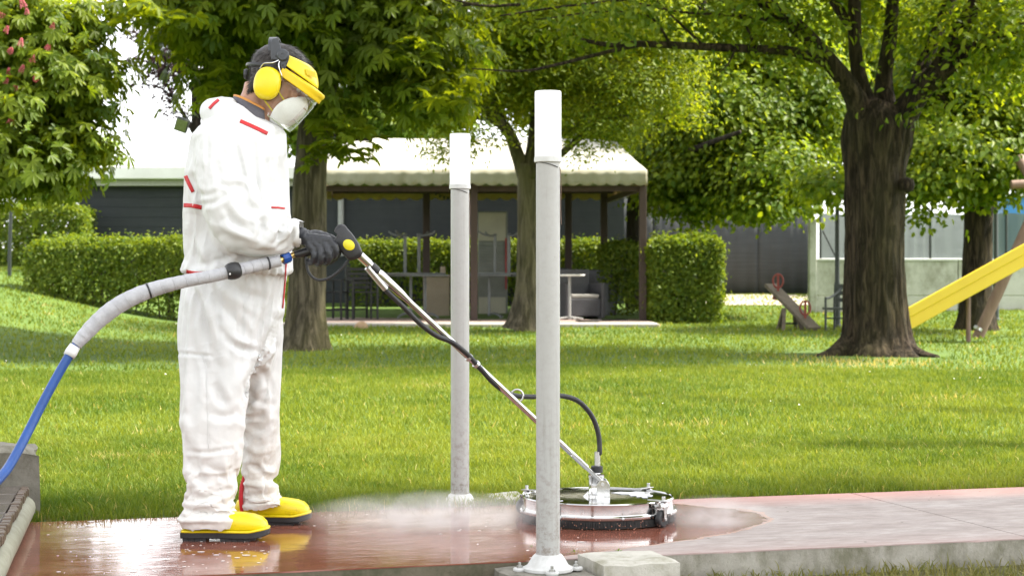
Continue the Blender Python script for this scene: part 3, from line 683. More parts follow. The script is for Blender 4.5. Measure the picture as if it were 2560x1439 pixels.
# beige box
bx = thing('storage_box', gp(1092, 31.5), 'beige wooden storage box left of the rear bollard', 'box')
M['beige'] = pmat('beige_board', (.36, .30, .22), (.30, .25, .18), rough=.6, scale=4)
q = gp(1092, 31.5)
MB().box((q.x, 31.5, FZ+.36), (.45, .4, .70)).build('body', M['beige'], bx, bevel=.01)
MB().box((q.x, 31.5, FZ+.735), (.48, .43, .04)).build('lid', M['beige'], bx, bevel=.01)
MB().box((q.x+.11, 31.45, FZ+.83), (.09, .09, .14)).build('knob', M['beige'], bx, bevel=.01)
# cooler cabinet
ck = thing('drinks_cooler', gp(1232, 31.9), 'tall beige drinks cooler with louvred front behind the front post', 'cooler'); q = gp(1232, 31.9)
M['cooler'] = pmat('cooler_beige', (.40, .39, .30), (.34, .33, .26), rough=.45, scale=3); M['cooler_d'] = pmat('cooler_louvre', (.20, .215, .19), (.16, .17, .15), rough=.4, scale=6)
MB().box((q.x, 31.95, FZ+.95), (.52, .45, 1.84)).build('cabinet', M['cooler_d'], ck, bevel=.015)
MB().box((q.x-.01, 31.715, FZ+1.60), (.48, .03, .5)).build('header_panel', M['cooler'], ck, bevel=.01)
for i in range(17): MB().box((q.x-.02, 31.71, FZ+.42+i*.054), (.42, .025, .04)).build('louvre', M['cooler_d'], ck, bevel=.004)
MB().box((q.x-.01, 31.715, FZ+.21), (.48, .03, .3)).build('kick_panel', M['cooler'], ck, bevel=.01)
MB().box((q.x+.235, 31.70, FZ+.95), (.03, .03, .9)).build('red_strip', pmat('cooler_red', (.35, .03, .03), rough=.5), ck, bevel=.004)
# armchairs
def armchair(label, loc, rz):
    t = thing('armchair', (0, 0, 0), label, 'armchair', 'grey resin armchairs')
    MB().box((0, 0, .2), (.56, .56, .30)).build('base', M['rattan'], t, bevel=.02)
    MB().box((0, -.02, .385), (.50, .52, .065)).build('cushion', M['cushion'], t, bevel=.025, seg=3)
    for sx in (-1, 1): MB().box((sx*.315, 0, .31), (.07, .60, .58)).build('armrest', M['rattan'], t, bevel=.02)
    MB().box((0, .29, .43), (.58, .06, .80)).build('backrest', M['rattan'], t, bevel=.02)
    for sx in (-.26, .26):
        for sy in (-.25, .25): MB().box((sx, sy, .025), (.05, .05, .05)).build('foot', M['rattan'], t)
    t.location = loc; t.rotation_euler = (0, 0, rz); return t
armchair('grey resin armchair facing right behind the round white table', gp(1448, 30.0), .35)
armchair('grey resin armchair at the right end of the row', gp(1478, 31.2), -.5)
slat = copy_tree(c1); slat.location = gp(1404, 31.5); slat.rotation_euler = (0, 0, 2.6); slat['label'] = 'black slatted garden chair beside the near bollard under the gazebo'
wt = thing('round_table', gp(1424, 29.4), 'small white round table right of the near bollard', 'table'); q = gp(1424, 29.4)
MB().lathe([(.001, .725), (.24, .725), (.25, .735), (.25, .75), (.245, .755), (.001, .755)], 32, (q.x, q.y, FZ)).build('tabletop', M['white_render'], wt, smooth=True)
MB().tube([(q.x, q.y, FZ+.02), (q.x, q.y, FZ+.725)], .024, 10).build('column', M['grey_metal'], wt, smooth=True)
for a_ in range(4):
    d = Vector((math.cos(a_*PI/2+.4), math.sin(a_*PI/2+.4), 0))
    MB().tube([Vector((q.x, q.y, FZ+.06)), Vector((q.x, q.y, FZ+.045))+d*.14, Vector((q.x, q.y, FZ+.026))+d*.24], .014, 8).build('foot', M['grey_metal'], wt, smooth=True)
tag(MB().tube(catmull([gp(1440, 28.4)+Vector((0, 0, .01)), gp(1480, 28.1)+Vector((0, 0, .01)), gp(1530, 28.9)+Vector((0, 0, .01)), gp(1570, 28.8)+Vector((0, 0, .01))], 6), .014, 6).build('garden_hose', M['black_rubber'], None, smooth=True), 'dark hose lying on the terrace edge under the right gazebo post', 'hose')
# stump / stone on the lawn
q = G(903, 26.6)
mb = MB(); R_ = []
for k in range(7):
    t_ = k/6; R_.append([(q.x+.105*math.cos(a)*math.cos(t_*1.35)*(1+.15*nz((math.cos(a)*2, math.sin(a)*2, t_))), q.y+.09*math.sin(a)*math.cos(t_*1.35), q.z-.02+.13*math.sin(t_*1.4)+.01*nz((a, t_, 4))) for a in np.linspace(0, 2*PI, 16, endpoint=False)])
mb.rings(R_); tag(mb.build('field_stone', pmat('tan_stone', (.40, .27, .16), (.30, .20, .12), rough=.9, scale=12, bstr=.5), None, smooth=True), 'small tan stone on the grass in front of the gazebo', 'stone')

# ================================================================== PLAYGROUND, LAMP POSTS, SIGN
M['slide'] = pmat('yellow_slide', (.78, .56, .03), (.72, .50, .03), rough=.35, scale=2)
M['log'] = pmat('brown_log', (.16, .10, .075), (.22, .145, .11), rough=.75, scale=12, bstr=.4, stretch=(1, 1, .3))
M['old_wood'] = pmat('weathered_plank', (.085, .066, .045), (.13, .105, .075), rough=.8, scale=14, bstr=.4)
sl = thing('slide', G(2330, 22.3), 'bright yellow playground slide sloping down behind the big tree', 'slide')
p0 = W(2262, 826, 22.3); p1 = W(2640, 618, 22.3); d = (p1-p0).normalized(); up = Vector((-d.z, 0, d.x))
def sweep_profile(prof, a, b):
    return MB().rings([[a+Vector((0, y, 0))+up*z for y, z in prof], [b+Vector((0, y, 0))+up*z for y, z in prof]])
sweep_profile([(0, 0), (.44, 0), (.44, .03), (0, .03)], p0, p1).build('chute', M['slide'], sl, bevel=.008)
for y in (-.03, .44): sweep_profile([(y, -.02), (y+.03, -.02), (y+.03, .12), (y, .12)], p0, p1).build('side_wall', M['slide'], sl, bevel=.008)
sweep_profile([(-.05, .115), (-.005, .115), (-.005, .235), (-.05, .235)], p0, p1).build('hand_edge', M['slide'], sl, bevel=.012)
for f_ in (.45,):
    c_ = p0.lerp(p1, f_); MB().tube([(c_.x, c_.y+.22, T(c_.x, c_.y)), (c_.x, c_.y+.22, c_.z)], .03, 8).build('support_leg', M['log'], sl, smooth=True)
sw = thing('swing_frame', G(2450, 24), 'brown log swing frame leaning at the right edge', 'swing frame')
MB().tube([G(2440, 23.5)-Vector((0, 0, .05)), W(2560, 585, 23.5), W(2640, 408, 23.5)], .075, 12).build('leg', M['log'], sw, smooth=True)
MB().tube([W(2528, 462, 23.6), W(2700, 452, 23.6)], .06, 12).build('cross_beam', M['log'], sw, smooth=True)
MB().tube([W(2548, 396, 23.9), W(2585, 455, 23.6)], .075, 12).build('top_log', M['log'], sw, smooth=True)
MB().tube([W(2700, 408, 23.5), W(2790, 640, 24.6), G(2850, 25)], .075, 12).build('leg', M['log'], sw, smooth=True)
MB().tube([W(2446, 826, 23.5), W(2450, 820, 23.5)], .08, 12).build('steel_band', M['steel'], sw, smooth=True)
ss = thing('seesaw', G(1978, 26), 'weathered wooden seesaw with red handles left of the big tree', 'seesaw')
a_, b_ = W(1926, 712, 26.6), W(2036, 822, 25.4)
MB().bar(a_, b_, .2, .055).build('plank', M['old_wood'], ss, bevel=.008)
for f_, z in ((.18, 0), (.80, 0)):
    c_ = a_.lerp(b_, f_); M['red_handle'] = M.get('red_handle') or pmat('red_handle_paint', (.22, .03, .02), rough=.5)
    MB().bar(c_, c_+Vector((0, 0, .27)), .03, .03).build('handle_post', M['red_handle'], ss)
    pts = [c_+Vector((.075*math.cos(t), 0, .17+.1*math.sin(t))) for t in np.linspace(0, 2*PI, 17)]
    MB().tube(pts, .013, 8, caps=False).build('handle_ring', M['red_handle'], ss, smooth=True)
MB().bar(a_+Vector((.08, 0, -.03)), a_+Vector((.06, 0, -.22)), .03, .06).build('foot_rest', M['red_handle'], ss)
for px, Y, tp in ((1944, 26.2, 1960), (1958, 25.7, 1961), (1990, 26.2, 1986), (2008, 25.7, 1990)):
    g0 = G(px, Y); MB().bar(g0-Vector((0, 0, .03)), W(tp, 772 if tp < 1970 else 782, 26.0), .05, .05).build('support_leg', M['old_wood'], ss)
MB().tube([W(1952, 808, 25.9), W(2002, 808, 25.9)], .014, 8).build('cross_bar', M['dark_metal'], ss)
be = thing('metal_bench', G(2095, 25.6), 'black metal park bench behind the big tree trunk', 'bench')
for px, Y in ((2064, 25.4), (2086, 26.0), (2150, 25.4), (2165, 26.0)):
    g0 = G(px, Y); MB().tube([g0, Vector((g0.x, g0.y, W(0, 742, Y).z))], .017, 8).build('leg', M['dark_metal'], be, smooth=True)
z_ = W(0, 771, 25.7).z
for i in range(5): MB().bar((W(2064, 0, 25.7).x, 25.42+i*.13, z_), (W(2162, 0, 25.7).x, 25.42+i*.13, z_), .1, .025).build('seat_slat', M['dark_metal'], be, bevel=.004)
for px in (2064, 2150): MB().tube(catmull([W(px, 746, 25.4), W(px+14, 742, 25.7), W(px+40, 722, 26.0)], 5), .017, 8).build('armrest', M['dark_metal'], be, smooth=True)
for i in range(3): MB().bar((W(2086, 0, 26).x, 26.02, z_+.12+i*.1), (W(2172, 0, 26).x, 26.02, z_+.12+i*.1), .02, .06).build('back_slat', M['dark_metal'], be)
MB().tube([W(2066, 795, 25.5), W(2150, 795, 25.5)], .011, 8).build('stretcher', M['dark_metal'], be)
def lamp_post(px, Y, label, h=2.1):
    g0 = G(px, Y); t = thing('lamp_post', g0, label, 'lamp post', 'dark lamp posts')
    MB().lathe([(.05, 0), (.05, .62), (.042, .66), (.036, .7), (.032, h)], 14, g0).build('pole', M['dark_metal'], t, smooth=True)
    MB().lathe([(.06, 0), (.06, .04), (.05, .06)], 14, g0).build('base_ring', M['dark_metal'], t, smooth=True)
    MB().lathe([(.04, 0), (.09, .03), (.10, .12), (.06, .18), (.01, .2)], 18, g0+Vector((0, 0, h))).build('lantern', M['white_lamp'], t, smooth=True)
lamp_post(2093, 27.0, 'slim dark lamp post just left of the big tree trunk')
lamp_post(2490, 29.5, 'slim dark lamp post right of the farther tree at the right')
g0 = G(24, 30.5); sp = thing('sign_post', g0, 'thin dark post with small pale sign at the far left', 'sign post')
MB().tube([g0, W(24, 640, 30.5), W(30, 450, 30.5)], .032, 10).build('pole', M['dark_metal'], sp, smooth=True)
c_ = W(29, 482, 30.43); MB().box(c_, (.14, .012, .36)).build('sign_plate', pmat('pale_sign', (.55, .55, .55), rough=.5), sp, bevel=.004)
# ================================================================== TREES AND HEDGES
def leaves_np(P, N, size, aspect=.5, droop=.5, shape=6, fold=.18):
    """one folded leaf per point. P centres of stalk ends, N leaf normals"""
    n = len(P); N = N/np.linalg.norm(N, axis=1, keepdims=True)
    r = rng.normal(0, 1, (n, 3)); r[:, 2] -= droop*1.6
    t = r-N*np.sum(r*N, 1, keepdims=True); t /= np.linalg.norm(t, axis=1, keepdims=True)+1e-9
    b = np.cross(N, t); L_ = size[:, None]; w = L_*aspect*.5
    lift = N*w*fold*2
    if shape == 4:
        V = np.stack([P, P+t*L_*.45+b*w+lift, P+t*L_, P+t*L_*.45-b*w+lift], 1); i = np.arange(n)*4
        Fc = np.concatenate([np.stack([i, i+1, i+2], -1), np.stack([i, i+2, i+3], -1)]); k = 2; return V.reshape(-1, 3), Fc, k
    sag = -N*L_*.12
    V = np.stack([P, P+t*L_*.28+b*w*.85+lift, P+t*L_*.62+b*w*.8+lift+sag*.4, P+t*L_+sag, P+t*L_*.62-b*w*.8+lift+sag*.4, P+t*L_*.28-b*w*.85+lift], 1)
    i = np.arange(n)*6; Fc = np.concatenate([np.stack([i, i+1, i+2, i+3], -1), np.stack([i, i+3, i+4, i+5], -1)]); k = 2
    return V.reshape(-1, 3), Fc, k
def blob_points(blobs, per, clump=.22, nleaf=26):
    """blobs: (px, py, rx, ry, Y, rdepth, density). clumped leaf positions inside ellipsoids"""
    PP, NN = [], []
    for (px, py, rx, ry, Y, rd, den) in blobs:
        c = np.array(W(px, py, Y)); R = np.array([rx/FPX*Y, rd, ry/FPX*Y]); vol = R[0]*R[1]*R[2]*4.19
        k = max(6, int(per*den*vol**.8/nleaf))
        d = rng.normal(0, 1, (k, 3)); d /= np.linalg.norm(d, axis=1, keepdims=True); rr = rng.uniform(0, 1, k)**(1/2.4)*rng.uniform(.75, 1.12, k)
        C = c+d*rr[:, None]*R
        m = rng.poisson(nleaf, k); idx = np.repeat(np.arange(k), m)
        off = rng.normal(0, 1, (len(idx), 3))*np.array([clump, clump, clump*.5])
        P = C[idx]+off; out = d[idx]*.45+off/clump*.35
        N = out+np.array([0, 0, .75])+rng.normal(0, .35, P.shape)
        PP.append(P); NN.append(N)
    P = np.concatenate(PP); N = np.concatenate(NN)
    ok = (P[:, 2] > .15) & (fbm2(P[:, 0]*1.0+P[:, 1]*.6, P[:, 2]*1.15, 17, .55, 3)+.35*rng.normal(0, 1, len(P)) > -.62)
    return P[ok], N[ok]
def leaf_obj(name, parent, P, N, size, mat, aspect=.5, droop=.5, shape=6, colseed=1):
    sz = size*rng.uniform(.65, 1.25, len(P)); V, Fc, k = leaves_np(P, N, sz, aspect, droop, shape)
    col = np.clip(rng.normal(.45, .3, len(P)), 0, 1)
    o = link(name, np_mesh(name, V-np.array(ORG[parent.name]), Fc, np.tile(col, k)), parent, mat); o['kind'] = 'stuff'; return o
def palmate(P, N, size, nl=6):
    """chestnut leaves: nl leaflets per point"""
    n = len(P); N = N/np.linalg.norm(N, axis=1, keepdims=True); r = rng.normal(0, 1, (n, 3)); r[:, 2] -= .7
    t = r-N*np.sum(r*N, 1, keepdims=True); t /= np.linalg.norm(t, axis=1, keepdims=True); b = np.cross(N, t); VV, FF = [], []; base = 0
    for q in range(nl):
        a = (q-(nl-1)/2)*(4.0/nl); ln = size*(1-.1*abs(q-(nl-1)/2)); d = t*math.cos(a)+b*math.sin(a); s = np.cross(N, d); L_ = ln[:, None]; w = L_*.19
        sag = -np.array([0, 0, 1])*L_*.28
        V = np.stack([P, P+d*L_*.55+s*w+N*w*.3+sag*.2, P+d*L_*.8+s*w*.85+sag*.55+N*w*.25, P+d*L_+sag, P+d*L_*.8-s*w*.85+sag*.55+N*w*.25, P+d*L_*.55-s*w+N*w*.3+sag*.2], 1)
        i = np.arange(n)*6+base; FF += [np.stack([i, i+1, i+2, i+3], -1), np.stack([i, i+3, i+4, i+5], -1)]; VV.append(V.reshape(-1, 3)); base += n*6
    return np.concatenate(VV), np.concatenate(FF), nl*2
def bark(name, dark, light, moss=None, scale=9, bd=.05):
    m, nt, b, L = newmat(name); b.inputs['Roughness'].default_value = .9; b.inputs['Specular IOR Level'].default_value = .2
    f = tex_noise(nt, scale, 7, .7, stretch=(1, 1, .14), dist=.7)
    c = ramp(nt, f, [(.40, dark), (.50, tuple((a_+b_)/2.4 for a_, b_ in zip(dark, light))), (.64, light)])
    if moss: c = mixc(nt, ramp(nt, tex_noise(nt, 1.5, 4, .6, stretch=(1, 1, .5)), [(.42, 0), (.66, .6)]), c, moss)
    L.new(c, b.inputs['Base Color']); bump(nt, b, ramp(nt, f, [(.36, 0), (.5, .7), (.7, 1)]), 1.0, bd); return m
M['bark'] = bark('furrowed_bark', (.018, .012, .008), (.095, .068, .044), (.06, .055, .02), 20, .07)
M['bark_smooth'] = bark('smooth_mossy_bark', (.050, .042, .027), (.155, .13, .092), (.085, .08, .022), 14, .02)
M['bark_dark'] = bark('dark_bark', (.016, .013, .009), (.05, .04, .03), None, 12)
def limb(mb, pts, n=16, amp=.08, rough=6, flare=0.0, seed=0, gy=None, sub=6, lobes=5):
    """pts: (px, py, rpx, Y)"""
    W3 = [tuple(W(p[0], p[1], p[3]))+(p[2]/FPX*p[3],) for p in pts]; C = catmull(W3, sub); b = len(mb.v); k = len(C)
    up = None; ln = 0
    for i, c in enumerate(C):
        q = Vector(c[:3]); a = Vector(C[max(i-1, 0)][:3]); d = Vector(C[min(i+1, k-1)][:3]); t = (d-a).normalized(); ln += (q-a).length
        if up is None: up = Vector((1, 0, 0)) if abs(t.z) > .6 else Vector((0, 0, 1))
        up = (up-t*up.dot(t)).normalized(); bi = t.cross(up)
        for j in range(n):
            an = 2*PI*j/n; r = c[3]; dx, dy = math.cos(an), math.sin(an)
            r *= 1+amp*(nz((dx*rough*.5+seed, dy*rough*.5, ln*1.3), 1)*1.0+.8*(abs(nz((dx*rough*1.3, dy*rough*1.3+seed, ln*1.8), 1))-.25)*2)
            if flare and gy is not None:
                h = max(0, q.z-gy); fl = math.exp(-h/.22); r *= 1+flare*fl*(.35+.65*max(0, math.sin(an*lobes+seed*2+.6*math.sin(an*2)))**1.5)
            mb.v.append(q+(up*dx+bi*dy)*r)
    for i in range(k-1):
        for j in range(n):
            j2 = (j+1) % n; mb.f.append((b+i*n+j, b+i*n+j2, b+(i+1)*n+j2, b+(i+1)*n+j))
    mb.f.append(tuple(b+(k-1)*n+j for j in range(n)))
    return mb
def tree(name, base, label, group='trees in the park'):
    return thing(name, base, label, 'tree', group)
def twigs(mb, hubs, tips, Y, r=.012):
    pass

# leaf materials
M['lf_chestnut'] = leafmat('chestnut_leaf', (.048, .100, .008), (.180, .230, .018), .58, (2.3, 1.9, .5))
M['lf_locust'] = leafmat('locust_leaf', (.060, .115, .008), (.220, .270, .020), .58, (2.1, 1.75, .45))
M['lf_lime'] = leafmat('lime_leaf', (.058, .118, .010), (.200, .260, .022), .55, (2.2, 1.85, .5))
M['lf_big'] = leafmat('hackberry_leaf', (.048, .100, .008), (.175, .225, .018), .58, (2.3, 1.9, .5))
M['lf_far'] = leafmat('pale_far_leaf', (.12, .20, .03), (.26, .34, .06), .45, (1.6, 1.5, .8))
M['lf_plum'] = leafmat('purple_plum_leaf', (.020, .010, .012), (.06, .032, .03), .3, (1.5, 1.0, .9))
M['lf_hedge'] = leafmat('hedge_leaf', (.056, .108, .010), (.195, .245, .025), .42, (1.8, 1.6, .6))
M['twig'] = pmat('hedge_twig', (.05, .035, .022), (.08, .06, .04), rough=.9)

# --- chestnut left of centre (behind the worker)
OBST.append((G(762,21).x, 21, .42)); g = G(762, 21.0); t1 = tree('chestnut_tree', g, 'broad chestnut tree whose trunk stands behind the worker')
mb = MB()
limb(mb, [(760, 880, 60, 21), (762, 845, 54, 21), (766, 760, 47, 21), (770, 600, 44, 21), (775, 460, 40, 21), (783, 340, 40, 21), (795, 260, 36, 21), (835, 150, 30, 21), (868, 40, 26, 21), (890, -120, 20, 21), (930, -420, 12, 21)], 40, .07, 5, .28, 1.0, g.z)
limb(mb, [(782, 340, 34, 21), (772, 240, 32, 20.9), (752, 120, 26, 20.8), (715, -40, 20, 20.6), (660, -260, 12, 20.4)], 20, .06, 5)
limb(mb, [(770, 180, 20, 20.9), (640, 100, 13, 20.3), (540, 60, 9, 20), (420, 20, 5, 19.6)], 12)
limb(mb, [(850, 120, 16, 21), (960, 60, 11, 20.8), (1080, 20, 7, 20.6), (1200, 10, 4, 20.4)], 12)
limb(mb, [(800, 330, 12, 20.9), (850, 345, 7, 20.4), (930, 350, 3, 20)], 8)
mb.build('trunk', M['bark_smooth'], t1, smooth=True, sharp=0)
B1 = [(640, 20, 300, 120, 20.5, 1.6, 1.0), (530, 20, 140, 70, 19.8, 1.0, .7), (620, 180, 130, 110, 21.4, .9, .8), (920, 60, 200, 130, 20.6, 1.4, 1.0), (1040, 120, 130, 90, 20.4, 1.0, .9), (830, 190, 70, 90, 20.2, .5, .5),
      (900, -250, 440, 260, 20.8, 2.4, .8), (1080, 240, 120, 60, 20.2, .6, .6)]
P, N = blob_points(B1, 1150, .24, 12); sz = .135*rng.uniform(.7, 1.25, len(P)); V, Fc, k = palmate(P, N, sz, 5)
col = np.clip(rng.normal(.45, .22, len(P)), 0, 1)
o = link('crown', np_mesh('crown', V-np.array(ORG[t1.name]), Fc, np.tile(col, k)), t1, M['lf_chestnut']); o['kind'] = 'stuff'
# low hanging sprays of large leaves, each leaf on its own
variants = []
for q in range(5):
    V, Fc, k = palmate(np.zeros((1, 3)), np.array([[.1*q-.2, -.35, 1.0]]), np.array([.17]), 6); variants.append(np_mesh('leaf', V, Fc, np.full(len(Fc), .3+.12*q)))
    variants[-1].materials.append(M['lf_chestnut'])
def leaf_spray(parent, px, py, rx, ry, Y, n, sc=1.0):
    for i in range(n):
        a = random.uniform(0, 6.28); r = math.sqrt(random.random()); p = W(px+rx*r*math.cos(a), py+ry*r*math.sin(a), Y+random.uniform(-.35, .35))
        o = link('leaf', random.choice(variants), parent); o.location = p-ORG[parent.name]; o.rotation_euler = (random.uniform(-.5, .5), random.uniform(-.4, .4), random.uniform(0, 6.28)); s_ = sc*random.uniform(.75, 1.2); o.scale = (s_, s_, s_)
for args in ((830, 300, 70, 60, 20.0, 34), (880, 360, 80, 40, 19.9, 34), (780, 390, 40, 28, 20.0, 12), (910, 250, 60, 70, 20.2, 30), (1030, 130, 60, 50, 19.4, 22), (330, 25, 70, 34, 18.6, 26), (440, 40, 60, 30, 18.6, 18), (520, 190, 50, 50, 19.6, 18), (790, 60, 50, 60, 19.5, 22), (1110, 230, 80, 50, 19.6, 24), (540, 260, 26, 30, 19.6, 8)):
    leaf_spray(t1, *args)

# --- small honey locust behind the near bollard
OBST.append((G(1308,26.4).x, 26.4, .3)); g = G(1308, 26.4); t2 = tree('locust_tree', g, 'slender multi-limbed locust tree behind the near bollard, in front of the gazebo')
mb = MB()
limb(mb, [(1304, 826, 44, 26.4), (1308, 800, 38, 26.4), (1316, 720, 27, 26.4), (1318, 600, 25, 26.4), (1320, 480, 26, 26.4), (1322, 410, 28, 26.4)], 32, .06, 5, .22, 2.0, g.z)
limb(mb, [(1318, 460, 20, 26.4), (1295, 390, 17, 26.4), (1265, 320, 14, 26.3), (1200, 265, 10, 26.2), (1120, 225, 7, 26.1), (1050, 190, 3, 26)], 14)
limb(mb, [(1322, 430, 18, 26.4), (1335, 340, 15, 26.5), (1338, 200, 12, 26.6), (1330, 60, 9, 26.6), (1320, -120, 5, 26.6)], 14)
limb(mb, [(1326, 440, 14, 26.3), (1390, 395, 10, 26.2), (1450, 345, 8, 26.1), (1500, 305, 6, 26), (1580, 285, 3, 25.9)], 12)
limb(mb, [(1336, 350, 10, 26.5), (1400, 330, 8, 26.4), (1460, 300, 6, 26.3), (1520, 200, 4, 26.2)], 10)
limb(mb, [(1265, 320, 9, 26.3), (1225, 230, 8, 26.3), (1190, 120, 6, 26.3), (1150, 20, 4, 26.2)], 10)
limb(mb, [(1338, 210, 8, 26.6), (1400, 120, 6, 26.5), (1480, 40, 4, 26.4), (1560, -40, 3, 26.3)], 10)
limb(mb, [(1288, 370, 8, 26.4), (1240, 310, 6, 26), (1160, 290, 4, 25.8), (1080, 300, 2, 25.6)], 8)
mb.build('trunk', M['bark_smooth'], t2, smooth=True, sharp=0)
B2 = [(1230, 160, 230, 130, 26.3, 1.5, 1.0), (1330, 250, 190, 80, 26.9, .8, .6), (1450, 170, 150, 90, 26.3, 1.0, .9), (1580, 225, 130, 80, 26.0, .9, .8), (1660, 140, 130, 90, 26.4, 1.0, .7), (1530, 300, 120, 45, 25.9, .6, .6), (1380, 60, 380, 110, 26.6, 1.8, 1.0), (1130, 355, 80, 45, 25.6, .5, .7), (1225, 330, 60, 50, 25.8, .4, .4), (1480, 330, 120, 50, 25.9, .6, .6),
      (1450, 390, 60, 30, 25.8, .3, .4), (1690, 270, 90, 60, 26.2, .6, .5), (1100, 240, 110, 60, 26.2, .7, .7), (1380, -190, 420, 160, 26.6, 2.2, .7)]
P, N = blob_points(B2, 5200, .2, 30); leaf_obj('crown', t2, P, N, .075, M['lf_locust'], .42, .35, 4)

# --- big old tree on the right
g = G(2190, 20.0); t3 = tree('hackberry_tree', g, 'massive old tree with flared roots and spreading limbs at the right')
OBST.append((g.x, g.y, .95))
mb = MB()
limb(mb, [(2190, 925, 112, 20), (2190, 880, 98, 20), (2191, 845, 84, 20), (2189, 760, 78, 20), (2187, 640, 73, 20), (2186, 520, 73, 20), (2187, 420, 77, 20), (2190, 350, 86, 20), (2198, 300, 84, 20), (2212, 262, 60, 20)], 96, .075, 11, .36, 3.0, g.z, 14, 4)
limb(mb, [(2170, 330, 40, 19.9), (2130, 230, 26, 19.8), (2070, 150, 22, 19.7), (1990, 65, 20, 19.6), (1900, 0, 16, 19.4), (1780, -70, 10, 19.2)], 18)
limb(mb, [(2070, 160, 14, 19.7), (1985, 130, 13, 19.5), (1860, 122, 11, 19.3), (1720, 115, 9.5, 19.1), (1600, 110, 8, 19), (1520, 112, 7, 18.9), (1450, 98, 4, 18.8)], 12)
limb(mb, [(1600, 112, 6, 19), (1500, 135, 5, 18.8), (1380, 165, 4, 18.6), (1300, 178, 3, 18.4), (1180, 172, 1.6, 18.3)], 8)
limb(mb, [(2185, 330, 36, 20), (2145, 180, 19, 20), (2136, 60, 17, 20), (2140, -100, 14, 20)], 16)
limb(mb, [(2140, 75, 16, 20), (2095, 20, 13, 20.1), (2060, -40, 10, 20.2)], 12)
limb(mb, [(2215, 330, 40, 20.1), (2210, 200, 22, 20.2), (2225, 90, 18, 20.2), (2240, -80, 13, 20.2)], 14)
limb(mb, [(2235, 330, 44, 20), (2290, 240, 30, 19.9), (2350, 170, 25, 19.8), (2410, 60, 20, 19.7), (2470, -60, 14, 19.6)], 18)
limb(mb, [(2300, 230, 26, 19.9), (2370, 170, 20, 19.6), (2450, 110, 15, 19.4), (2570, 60, 9, 19.2)], 14)
limb(mb, [(2285, 250, 22, 20), (2310, 160, 18, 20.3), (2360, 40, 16, 20.4), (2400, -60, 12, 20.5)], 14)
for pts in ([(1890, 120, 4, 19.3), (1850, 40, 3, 19.1), (1800, 0, 2, 19)], [(1760, 116, 4, 19.1), (1690, 50, 3, 19), (1640, 0, 2, 18.9)], [(1680, 115, 4, 19), (1620, 40, 3, 18.9), (1500, 30, 2.5, 18.7), (1340, 50, 1.5, 18.5)], [(1980, 60, 6, 19.6), (1850, 40, 4, 19.3), (1700, 30, 3, 19), (1560, 0, 2, 18.8)], [(1300, 12, 4, 18.6), (1200, 14, 3.4, 18.4), (1100, -10, 2, 18.3)], [(1560, 0, 3.5, 18.8), (1400, 18, 3, 18.6), (1250, 40, 2, 18.4)], [(1840, 120, 3, 19.2), (1820, 160, 2, 19.1), (1790, 190, 1, 19)]):
    limb(mb, pts, 6)
for (ax, ay, bx_, by_) in ((2130, 880, 2030, 893), (2245, 885, 2345, 890), (2205, 905, 2260, 912)):        # surface roots
    limb(mb, [(ax, ay-20, 34, 19.9), ((ax+bx_)/2, (ay+by_)/2+2, 20, 19.7), (bx_, by_+6, 9, 19.5)], 14)
knot = W(2268, 462, 19.7)
mb.add(*[(lambda m: (m.v, m.f))(MB().lathe([(.001, -.09), (.07, -.06), (.085, 0), (.07, .06), (.001, .085)], 14, knot))][0])
mb.build('trunk', M['bark'], t3, smooth=True, sharp=0)
B3 = [(1700, 50, 330, 80, 19.2, 1.2, .22), (1420, 50, 260, 60, 18.7, .9, .20), (2000, 60, 220, 80, 19.4, 1.0, .18), (2420, 90, 200, 120, 19.6, 1.1, .3), (2200, 40, 160, 90, 20.9, .8, .3), (2560, 130, 140, 120, 19.4, 1.0, .6),
      (2050, -280, 800, 240, 19.6, 3.2, .75), (2350, 260, 120, 60, 19.2, .5, .25), (1900, 160, 150, 50, 19.2, .5, .18)]
P, N = blob_points(B3, 2700, .24, 26); leaf_obj('crown', t3, P, N, .10, M['lf_big'], .52, .5, 6)

# --- lime tree behind the trimmed hedge
g = G(1588, 33.5); t4 = tree('lime_tree', g, 'dense lime tree with drooping boughs behind the trimmed hedge')
mb = MB(); limb(mb, [(1588, 780, 26, 33.5), (1588, 640, 22, 33.5), (1590, 500, 21, 33.5), (1620, 380, 18, 32.5), (1700, 200, 14, 31.5), (1760, 0, 9, 31)], 18, .08, 6)
limb(mb, [(1600, 450, 12, 33), (1720, 380, 9, 31), (1850, 330, 5, 29)], 10); mb.build('trunk', M['bark_dark'], t4, smooth=True, sharp=0)
B4 = [(1830, 300, 200, 150, 31.7, 1.6, 1.0), (1760, 440, 160, 110, 31.7, 1.2, .9), (1930, 440, 150, 110, 30.7, 1.2, 1.0), (2010, 260, 140, 150, 31.7, 1.3, .9), (1660, 400, 80, 100, 32.7, 1.0, .8), (1900, 505, 70, 40, 29.8, .5, .6), (2060, 460, 80, 60, 26.3, .5, .5),
      (1800, 80, 300, 160, 32.7, 2.0, .7), (1720, 505, 60, 30, 32, .5, .5), (1650, 480, 60, 40, 32.5, .7, .6)]
P, N = blob_points(B4, 4200, .24, 30); leaf_obj('crown', t4, P, N, .105, M['lf_lime'], .78, .9, 6)

